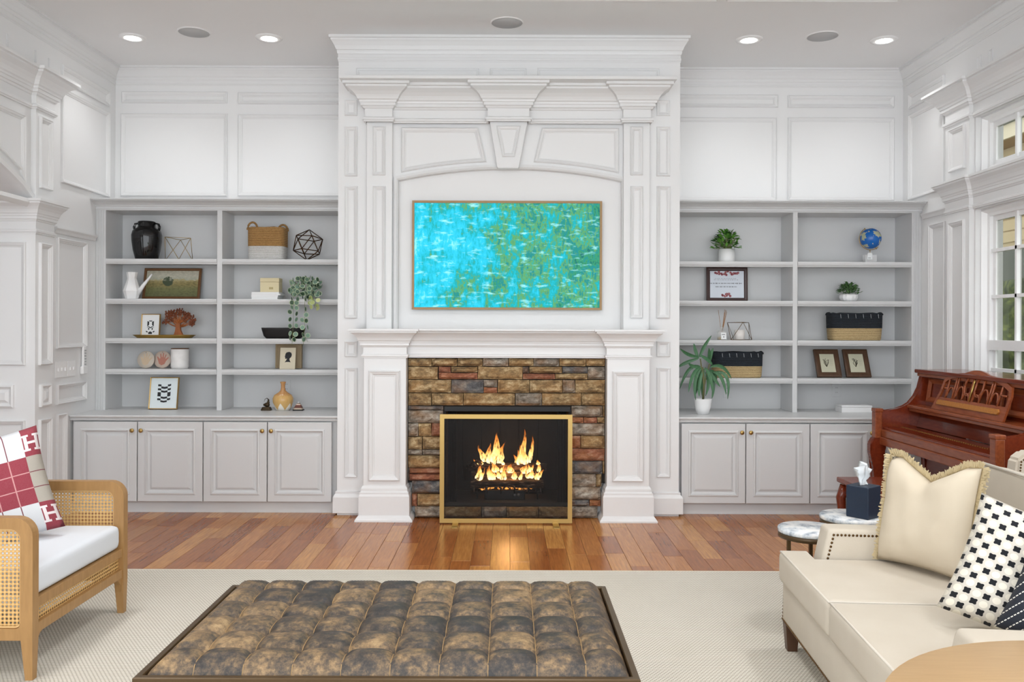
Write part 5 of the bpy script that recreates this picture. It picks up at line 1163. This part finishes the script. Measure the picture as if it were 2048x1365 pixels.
# --- loveseat
SOFA = mat('cream_upholstery', rough=.9, fn=lambda t: (t.base(t.mix(t.noise(t.coord(), 5, 3), 'c2b7a6', 'cfc6b7')), t.bump(t.noise(t.mapping(t.coord(),(1,1,1)), 420, 2), .25, .002)))
PIPING = mat('pale_piping', 'd2cabd', .85); NAIL = mat('bronze_nail', '5d4426', .35, .9); LEGW = mat('dark_walnut_leg', '4a2f1c', .4)
sf = thing('loveseat', 'cream upholstered loveseat with nailhead trim and low arms', 'sofa', (1.212, 3.83, RZ), math.radians(-4.0))
SL_ = 1.46
def soft(name, pts, z0, z1, m, parent, bev=.03, seg=4, mp=None):
    bm = bmesh.new(); pts = ccw(pts); mp = mp or (lambda u,v,h: (u,v,h))
    a = [bm.verts.new(mp(u,v,z0)) for u, v in pts]; b_ = [bm.verts.new(mp(u,v,z1)) for u, v in pts]; n = len(pts)
    bm.faces.new(a); bm.faces.new(b_)
    for i in range(n): bm.faces.new((a[i], a[(i+1)%n], b_[(i+1)%n], b_[i]))
    bmesh.ops.recalc_face_normals(bm, faces=bm.faces)
    bmesh.ops.bevel(bm, geom=bm.edges[:], offset=bev, segments=seg, affect='EDGES', profile=.55)
    return bm_obj(name, bm, m, parent, None, True)
soft('seat_frame', [(.02,-.004),(.95,-.004),(.95,-SL_+.004),(.02,-SL_+.004)], .115, .30, SOFA, sf, .012, 2)
for i in range(2):
    y0, y1 = -i*(SL_/2), -(i+1)*(SL_/2)
    pts = [(0,y0-.003),(.13,y0-.003),(.13,y0-.14),(.80,y0-.14),(.80,y1+.002),(0,y1+.002)] if i == 0 else [(0,y0-.002),(.80,y0-.002),(.80,y1+.14),(.13,y1+.14),(.13,y1+.003),(0,y1+.003)]
    cu = soft('seat_cushion', pts, .295, .435, SOFA, sf, .03, 4)
    tube('piping', [(x, y, .428) for x, y in offset_poly(ccw(pts), .010)], .005, PIPING, cu, 6, True)
for y0, y1 in ((-.005,-.130),(-SL_+.130,-SL_+.005)):
    arm = soft('arm', [(.15,.28),(.19,.56),(.86,.545),(.86,.12),(.15,.12)], 0, 1, SOFA, sf, .0, 1, None) if False else None
    prof_ = [(.145,.12),(.15,.40),(.185,.560),(.86,.552),(.86,.12)]
    arm = soft('arm', prof_, min(y0,y1), max(y0,y1), SOFA, sf, .02, 3, lambda u,v,h: (u,h,v))
    for side in (min(y0,y1)-.002, max(y0,y1)+.002):
        bm = bmesh.new(); path_ = [(.165,.30),(.172,.40),(.205,.535),(.84,.530)]
        for (xa,za),(xb,zb_) in zip(path_, path_[1:]):
            L_ = math.hypot(xb-xa, zb_-za); k_ = max(1, int(L_/.016))
            for q in range(k_): bmesh.ops.create_icosphere(bm, subdivisions=1, radius=.006, matrix=Matrix.Translation((xa+(xb-xa)*q/k_, side, za+(zb_-za)*q/k_)) @ Matrix.Diagonal((1,.5,1,1)))
        tag(bm_obj('nailhead_trim', bm, NAIL, arm), kind='stuff')
back = soft('backrest', [(.80,.28),(.87,.838),(1.0,.815),(1.0,.12),(.80,.12)], -SL_+.01, -.01, SOFA, sf, .03, 4, lambda u,v,h: (u,h,v))
tube('piping', [(.875,-.02,.838),(.872,-.4,.842),(.872,-SL_+.4,.842),(.875,-SL_+.02,.838)], .007, PIPING, back, 6)
bm = bmesh.new()
for q in range(90): bmesh.ops.create_icosphere(bm, subdivisions=1, radius=.006, matrix=Matrix.Translation((.018, -.01-q*(SL_-.02)/90, .128)) @ Matrix.Diagonal((.5,1,1,1)))
for q in range(11): bmesh.ops.create_icosphere(bm, subdivisions=1, radius=.006, matrix=Matrix.Translation((.02+q*.0005, -.012, .14+q*.015)) @ Matrix.Diagonal((.5,1,1,1)))
tag(bm_obj('nailhead_trim', bm, NAIL, sf), kind='stuff')
for x, y in ((.05,-.04),(.90,-.04),(.05,-SL_+.04),(.90,-SL_+.04)):
    bm = bmesh.new(); add_box(bm, x-.03, x+.03, y-.03, y+.03, 0, .118)
    for v in bm.verts:
        if v.co.z < .05: v.co.x = x+(v.co.x-x)*.7; v.co.y = y+(v.co.y-y)*.7
    bm_obj('leg', bm, LEGW, sf)
SEAT = .435+RZ
# pillows on the loveseat
SM = Matrix.Translation((1.212,3.83,RZ)) @ Matrix.Rotation(math.radians(-4.0),4,'Z'); S3 = SM.to_3x3()
REST = [((0,0,SEAT+.002), Vector((0,0,1))), (SM @ Vector((.798,0,.28)), (S3 @ Vector((-.558,0,.07))).normalized()), (SM @ Vector((0,-SL_+.134,0)), S3 @ Vector((0,1,0))), (SM @ Vector((0,-.134,0)), S3 @ Vector((0,-1,0)))]
DN = Vector((.80,-.58,-.30)).cross(Vector((.55,.10,.85))).normalized()
DC, TC = Vector((1.713,2.762,SEAT+.178)), Vector((1.730,2.566,SEAT+.150)); MIDP = DC.lerp(TC, .56)
CRM = mat('cream_twill', rough=.9, fn=lambda t: (t.base(t.mix(t.noise(t.coord(), 6, 3), 'cabca5', 'd6cab5')), t.bump(t.noise(t.coord(), 350, 2), .2, .002)))
fp_ = pillow('fringed_pillow', 'cream square pillow with fringed edge and karate-chop dent, at the far arm', (1.72,3.50,SEAT+.225), (.475,-.88,.0), (.16,.12,.97), .41, .45, .17, CRM, dent=.075, seed=1, rest=REST)
bm = bmesh.new(); r_ = random.Random(4)
def pedge(tt, W, H, dent):
    s = tt % 4; k_ = int(s); f = s-k_
    u, v = ((2*f-1,-1),(1,2*f-1),(1-2*f,1),(-1,1-2*f))[k_]
    x = u*W/2*(1-.06*(1-v*v)); zz = v*H/2*(1-.06*(1-u*u))-dent*max(0,1-abs(u)/.7)*max(0,v)**1.5
    return Vector((x, 0, zz)), Vector((u,0,v)) if abs(u) == 1 and abs(v) == 1 else (Vector((0,0,v)) if abs(v) == 1 else Vector((u,0,0)))
for i in range(1500):
    tt = 1+3*i/1500 if True else 0
    p, d = pedge(tt, .41, .45, .075); d = (d.normalized()+Vector((r_.uniform(-.35,.35), r_.uniform(-.5,.5), r_.uniform(-.35,.35)))).normalized()
    a = d.cross(Vector((0,1,0)));  a = (a if a.length > .01 else Vector((1,0,0))).normalized()*.0028; L_ = r_.uniform(.020,.034)
    v0, v1, v2, v3 = bm.verts.new(p-a-d*.006), bm.verts.new(p+a-d*.006), bm.verts.new(p+a*.8+d*L_), bm.verts.new(p-a*.8+d*L_*.95); bm.faces.new((v0,v1,v2,v3))
    b_ = Vector((0,.0028,0)); w0, w1, w2 = bm.verts.new(p-b_), bm.verts.new(p+b_), bm.verts.new(p+d*L_+b_*.5); bm.faces.new((w0,w1,w2))
tag(bm_obj('fringe', bm, mat('fringe_yarn', 'cdbb94', .95), fp_, None, False, False), kind='stuff')
def polkafn(t):
    uv = t.sep(t.mapping(t.coord('UV'), (11,11,1), rot=(0,0,.785)))
    def cell(ox, oy):
        fx = t.math('SUBTRACT', t.math('FRACT', t.math('ADD', uv[0], ox)), .5); fy = t.math('SUBTRACT', t.math('FRACT', t.math('ADD', uv[1], oy)), .5)
        r2 = t.math('SQRT', t.math('ADD', t.math('MULTIPLY', fx, fx), t.math('MULTIPLY', fy, fy))); an = t.math('ARCTAN2', fy, fx)
        return r2, an
    r1, a1 = cell(0, 0); r2, a2 = cell(.5, .5)
    blk = t.math('LESS_THAN', r1, t.math('ADD', .27, t.math('MULTIPLY', t.math('COSINE', t.math('MULTIPLY', a1, 4)), .05)))
    wht = t.math('LESS_THAN', r2, .30)
    c = t.mix(wht, 'cfc9bd', 'e9e3d3'); t.base(t.mix(blk, c, '15171c'))
    t.bump(t.math('ADD', blk, wht), .8, .012)
pillow('dotted_pillow', 'cream pillow with rows of tufted black dots', tuple(DC), (.80,-.58,-.30), (.55,.10,.85), .47, .42, .16, mat('dotted_wool', rough=.95, fn=polkafn), seed=7, rest=REST+[(MIDP, -DN)])
def stripefn(t):
    uv = t.sep(t.mapping(t.coord('UV'), (1,1,1), rot=(0,0,.5))); r_ = t.math('MULTIPLY', uv[0], 15); ln = t.math('LESS_THAN', t.math('FRACT', r_), .14)
    ds = t.math('LESS_THAN', t.math('FRACT', t.math('ADD', t.math('MULTIPLY', uv[1], 34), t.math('MULTIPLY', t.math('FLOOR', r_), .37))), .66)
    t.base(t.mix(t.math('MULTIPLY', ln, ds), '20242e', 'e8e4da')); t.bump(t.math('MULTIPLY', ln, ds), .6, .004)
pillow('stitched_pillow', 'navy lumbar pillow with white dashed stitching, nearest the camera', tuple(TC), (.78,-.60,-.32), (.55,.10,.82), .38, .32, .12, mat('stitched_cotton', rough=.9, fn=stripefn), seed=9, rest=REST+[(MIDP+DN*.003, DN)])
# --- piano
PW = mat('mahogany_gloss', rough=.12, fn=lambda t: t.base(t.mix(t.noise(t.mapping(t.coord(),(20,3,20)), 3, 5), '541d10', '85371d')))
PW2 = mat('mahogany_satin', rough=.22, fn=lambda t: t.base(t.mix(t.noise(t.mapping(t.coord(),(20,3,20)), 3, 5), '6a2e18', 'a05630')))
BURL = mat('burl_strip', rough=.3, fn=lambda t: t.base(t.mix(t.noise(t.coord(), 90, 4), '8a4a18', 'c98a3c')))
pn = thing('upright_piano', 'glossy mahogany upright piano with carved music desk, key cover closed', 'piano', (2.95, 5.35, 0))
PY0, PY1 = 4.57, 6.12
sidep = [(2.66,.65),(2.625,.68),(2.62,.845),(2.655,.862),(2.70,.855),(2.76,.868),(2.82,.885),(2.86,.91),(2.90,.96),(2.925,1.02),(2.945,1.10),(2.95,1.122),(3.26,1.122),(3.26,.05),(2.98,.05),(2.96,.60)]
for y in (PY1-.05, PY0): prism('side_panel', sidep, lambda u,v,h: (u,y+h,v), .05, PW, pn, .004)
box('arm_cap', 2.605, 2.665, PY1-.062, PY1+.008, .846, .872, PW2, pn, bevel=.006); box('arm_cap', 2.605, 2.665, PY0-.008, PY0+.062, .846, .872, PW2, pn, bevel=.006)
for y in (PY1-.056, PY0-.006):
    box('arm_post', 2.608, 2.66, y, y+.062, .66, .848, PW2, pn, bevel=.006)
    prism('front_leg', [(2.60,.665),(2.68,.665),(2.69,.60),(2.665,.50),(2.655,.30),(2.665,.10),(2.68,.0),(2.60,.0),(2.615,.10),(2.61,.30),(2.60,.46),(2.575,.56),(2.575,.62)], lambda u,v,h: (u,y+h,v), .062, PW, pn, .006)
    box('leg_foot', 2.60, 3.2, y, y+.062, 0, .05, PW, pn)
box('lid', 2.92, 3.275, PY0-.02, PY1+.02, 1.123, 1.150, PW, pn, bevel=.006); box('lid_moulding', 2.935, 3.27, PY0-.008, PY1+.008, 1.10, 1.123, PW2, pn, bevel=.004)
tilt = lambda Y0, Y1, x0, z0, x1, z1, th, nm, m, bv=.002: prism(nm, [(x0,z0),(x1,z1),(x1+th,z1),(x0+th,z0)], lambda u,v,h: (u,Y0+h,v), Y1-Y0, m, pn, bv)
tilt(PY0+.05, PY1-.05, 2.965, .90, 2.995, 1.11, .02, 'upper_panel', PW)
for (ya, yb) in ((5.62,6.04),(4.66,5.08),(5.12,5.58)):
    bm = bmesh.new(); mp_ = lambda u, v, h: (2.962+.03*(v-.90)/.21-h, u, v); add_rings(bm, R4(ya,.925,yb,1.09), [(0,0),(0,.014),(.012,.018),(.028,.006),(.036,.002)], mp_); bm_obj('panel_moulding', bm, PW2, pn)
box('music_shelf', 2.835, 2.985, PY0+.05, PY1-.05, .878, .900, PW2, pn, bevel=.005); box('shelf_moulding', 2.85, 2.96, PY0+.05, PY1-.05, .855, .878, PW2, pn, bevel=.004)
tilt(PY0+.05, PY1-.05, 2.90, .745, 2.945, .86, .015, 'fallboard', PW)
box('key_cover', 2.665, 2.92, PY0+.05, PY1-.05, .700, .742, PW, pn, bevel=.006); box('key_slip', 2.648, 2.70, PY0+.06, PY1-.06, .672, .725, PW2, pn, bevel=.005); box('keybed', 2.64, 2.98, PY0+.05, PY1-.05, .615, .672, PW2, pn, bevel=.006)
bm = bmesh.new(); yy = PY0+.07
while yy < PY1-.07: add_box(bm, 2.785, 2.795, yy, yy+.014, .742, .745); yy += .026
tag(bm_obj('hinge', bm, mat('bright_brass', 'e0c070', .25, 1.0), pn), kind='stuff')
box('lower_panel', 2.97, 3.0, PY0+.05, PY1-.05, .08, .615, PW, pn); box('toe_rail', 2.96, 3.2, PY0+.05, PY1-.05, .03, .10, PW2, pn)
# music desk: leaning fretwork board
md = lambda u, v, h: (2.875+.085*v/.235-h, u, .901+v*1.2)
YA, YB_ = 4.92, 5.78
def dtop(y):
    f = (y-YA)/(YB_-YA); return .165+.055*math.sin(math.pi*min(max((f-.06)/.88,0),1))+.012*abs(math.sin(3*math.pi*f))
otl = [(YA+.02,0),(YB_-.0,0),(YB_-.05,.10),(YB_-.06,.165)]+[(YB_-.06-(YB_-YA-.09)*i/20, dtop(YB_-.06-(YB_-YA-.09)*i/20)) for i in range(1,20)]+[(YA+.03,.165),(YA+.01,.12)]
bm = bmesh.new(); add_rings(bm, otl, [(.0,0),(.0,.014),(.024,.014),(.024,0),(0,0)], md); dk = bm_obj('music_desk', bm, PW2, pn)
def mbar(pts, r=.0065): tube('fretwork_bar', [md(u,v,.007) for u, v in pts], r, PW2, dk, 6)
prism('desk_base', [(YA+.025,.012),(YB_-.015,.012),(YB_-.03,.07),(YA+.02,.07)], md, .012, PW2, dk)
prism('burl_strip', [(YA+.09,.030),(YB_-.07,.030),(YB_-.06,.038),(YB_-.07,.055),(YA+.09,.055),(YA+.08,.042)], lambda u,v,h: md(u,v,.012+h), .010, BURL, dk)
mid_ = (YA+YB_)/2
for s in (-1, 1):
    for d in (.018, .10, .19, .215, .30): mbar([(mid_+s*d,.065),(mid_+s*(d+.006),dtop(mid_+s*d)-.012)])
    mbar([(mid_+s*(.06+.042*math.cos(a)), .145+.05*math.sin(a)) for a in [math.pi*2*i/14 for i in range(15)]], .006)
    mbar([(mid_+s*(.14+.045*math.cos(a)), .068+.07*math.sin(a)) for a in [math.pi*i/10 for i in range(11)]]); mbar([(mid_+s*(.255+.04*math.cos(a)), .068+.06*math.sin(a)) for a in [math.pi*i/10 for i in range(11)]]); mbar([(mid_+s*(.06+.04*math.cos(a)), .066+.04*math.sin(a)) for a in [math.pi*i/10 for i in range(11)]]); mbar([(mid_+s*.30,.12),(mid_+s*.37,.12)])
for d in (-.004, .004): tube('hinge_rod', [md(mid_+d,.065,.014), md(mid_+d,.20,.014)], .002, mat('bright_brass'), dk, 5)
settle(pn)
# piano bench
bn = thing('piano_bench', 'dark mahogany piano bench with curved legs, behind the tissue box', 'bench', (2.27, 5.0, 0))
box('seat_top', -.20, .20, -.38, .38, .475, .505, PW, bn, bevel=.006); box('apron', -.17, .17, -.34, .34, .40, .475, PW, bn)
for s in (-1, 1):
    for q in (-1, 1):
        tube('leg', [(s*.165,q*.335,.46),(s*.185,q*.345,.38),(s*.175,q*.34,.22),(s*.165,q*.335,.10),(s*.18,q*.345,.0)], [.028,.030,.020,.015,.020], PW, bn, 10)
# nailhead chair behind the loveseat
ac = thing('nailhead_chair', 'cream nailhead-trimmed chair behind the loveseat, beside the piano', 'chair', (2.80, 4.0, 0))
A_ = lambda u, v, h: (u, .26-h, v)
bp = [(-.36,.36),(.32,.36),(.32,.80),(.28,.838),(-.26,.838),(-.31,.80)]
bko = prism('backrest', bp, A_, .09, SOFA, ac, .012)
for ins, sc_ in ((.018, 1), (.065, 1)):
    bm = bmesh.new(); ring_ = offset_poly(ccw(bp), ins)
    for p0, p1 in zip(ring_, ring_[1:]+ring_[:1]):
        L_ = (p1-p0).length; k_ = max(1, int(L_/.014))
        for q in range(k_): c_ = p0.lerp(p1, q/k_); bmesh.ops.create_icosphere(bm, subdivisions=1, radius=.0055, matrix=Matrix.Translation((c_.x, .168, c_.y)) @ Matrix.Diagonal((1,.5,1,1)))
    tag(bm_obj('nailhead_trim', bm, NAIL, bko), kind='stuff')
soft('seat', [(-.33,-.26),(.31,-.26),(.31,.16),(-.33,.16)], .32, .46, SOFA, ac, .03, 3)
for x in (-.28, .26):
    for y in (-.21, .20): tube('leg', [(x,y,.33),(x,y,0)], [.022,.014], LEGW, ac, 8)
# --- marble tables
MARB = mat('white_marble', rough=.18, fn=lambda t: t.base(t.ramp(t.noise(t.coord(), 11, 8, .7), [(.36,'7f8a96'),(.46,'cfd4d8'),(.56,'f0efec')])))
for X_, Y_, Z_, r_, lb in ((1.465,4.14,.460,.15,'low round marble side table nearest the camera, by the loveseat arm'),(1.80,4.47,.450,.16,'round marble side table holding the tissue box')):
    t = thing('marble_table', lb, 'side table', (X_, Y_, RZ), group='round marble side tables')
    lathe('marble_top', [(.001,Z_-.022),(r_-.004,Z_-.022),(r_,Z_-.018),(r_,Z_-.004),(r_-.004,Z_),(.001,Z_)], MARB, t, 40)
    lathe('ring', [(r_-.012,Z_-.045),(r_-.002,Z_-.045),(r_-.002,Z_-.0225),(r_-.012,Z_-.0225)], BRONZ, t, 36)
    for a in (3.6, 5.4, 1.2): box('leg', -.008+(r_-.014)*math.cos(a), .008+(r_-.014)*math.cos(a), -.008+(r_-.014)*math.sin(a), .008+(r_-.014)*math.sin(a), 0, Z_-.03, BRONZ, t)
tb = thing('tissue_box', 'navy leather tissue box with white tissue on the marble table', 'tissue box', (1.845, 4.43, .4625), math.radians(38))
box('box_body', -.062, .062, -.062, .062, 0, .165, mat('navy_leather', '1d2c40', .4), tb, bevel=.005)
box('slot', -.035, .035, -.012, .012, .165, .1656, INK, tb)
bm = bmesh.new(); n = 14; G = [[bm.verts.new(((a/n-.5)*.11*(.5+.5*b_/7)+.012*noise.noise(Vector((a*.6,b_*.5,1))), .022*math.sin(a*1.3)*(b_/7)+.018*noise.noise(Vector((a*.4,b_*.6,5))), .163+b_/7*.125*(1-.35*abs(a/n-.45)*2)+.008*noise.noise(Vector((a*.9,b_,2))))) for b_ in range(8)] for a in range(n+1)]
for a in range(n):
    for b_ in range(7): bm.faces.new((G[a][b_], G[a+1][b_], G[a+1][b_+1], G[a][b_+1]))
bm_obj('tissue', bm, mat('tissue_paper', 'eef4f8', .9), tb, None, True)
# --- round wooden table, near right corner
RW = mat('pale_oak_top', rough=.38, fn=lambda t: t.base(t.mix(t.noise(t.mapping(t.coord(),(3,34,3)), 3, 5), 'c09a6a', 'd6b384')))
rt = thing('round_wood_table', 'round pale oak table top at the near right corner', 'table', (1.40, 1.70, RZ))
lathe('table_top', [(.001,.562),(.56,.562),(.60,.572),(.604,.58),(.60,.588),(.001,.588)], RW, rt, 72)
lathe('pedestal', [(.001,.0),(.24,.0),(.25,.02),(.08,.05),(.06,.30),(.09,.55),(.14,.561)], RW, rt, 36)
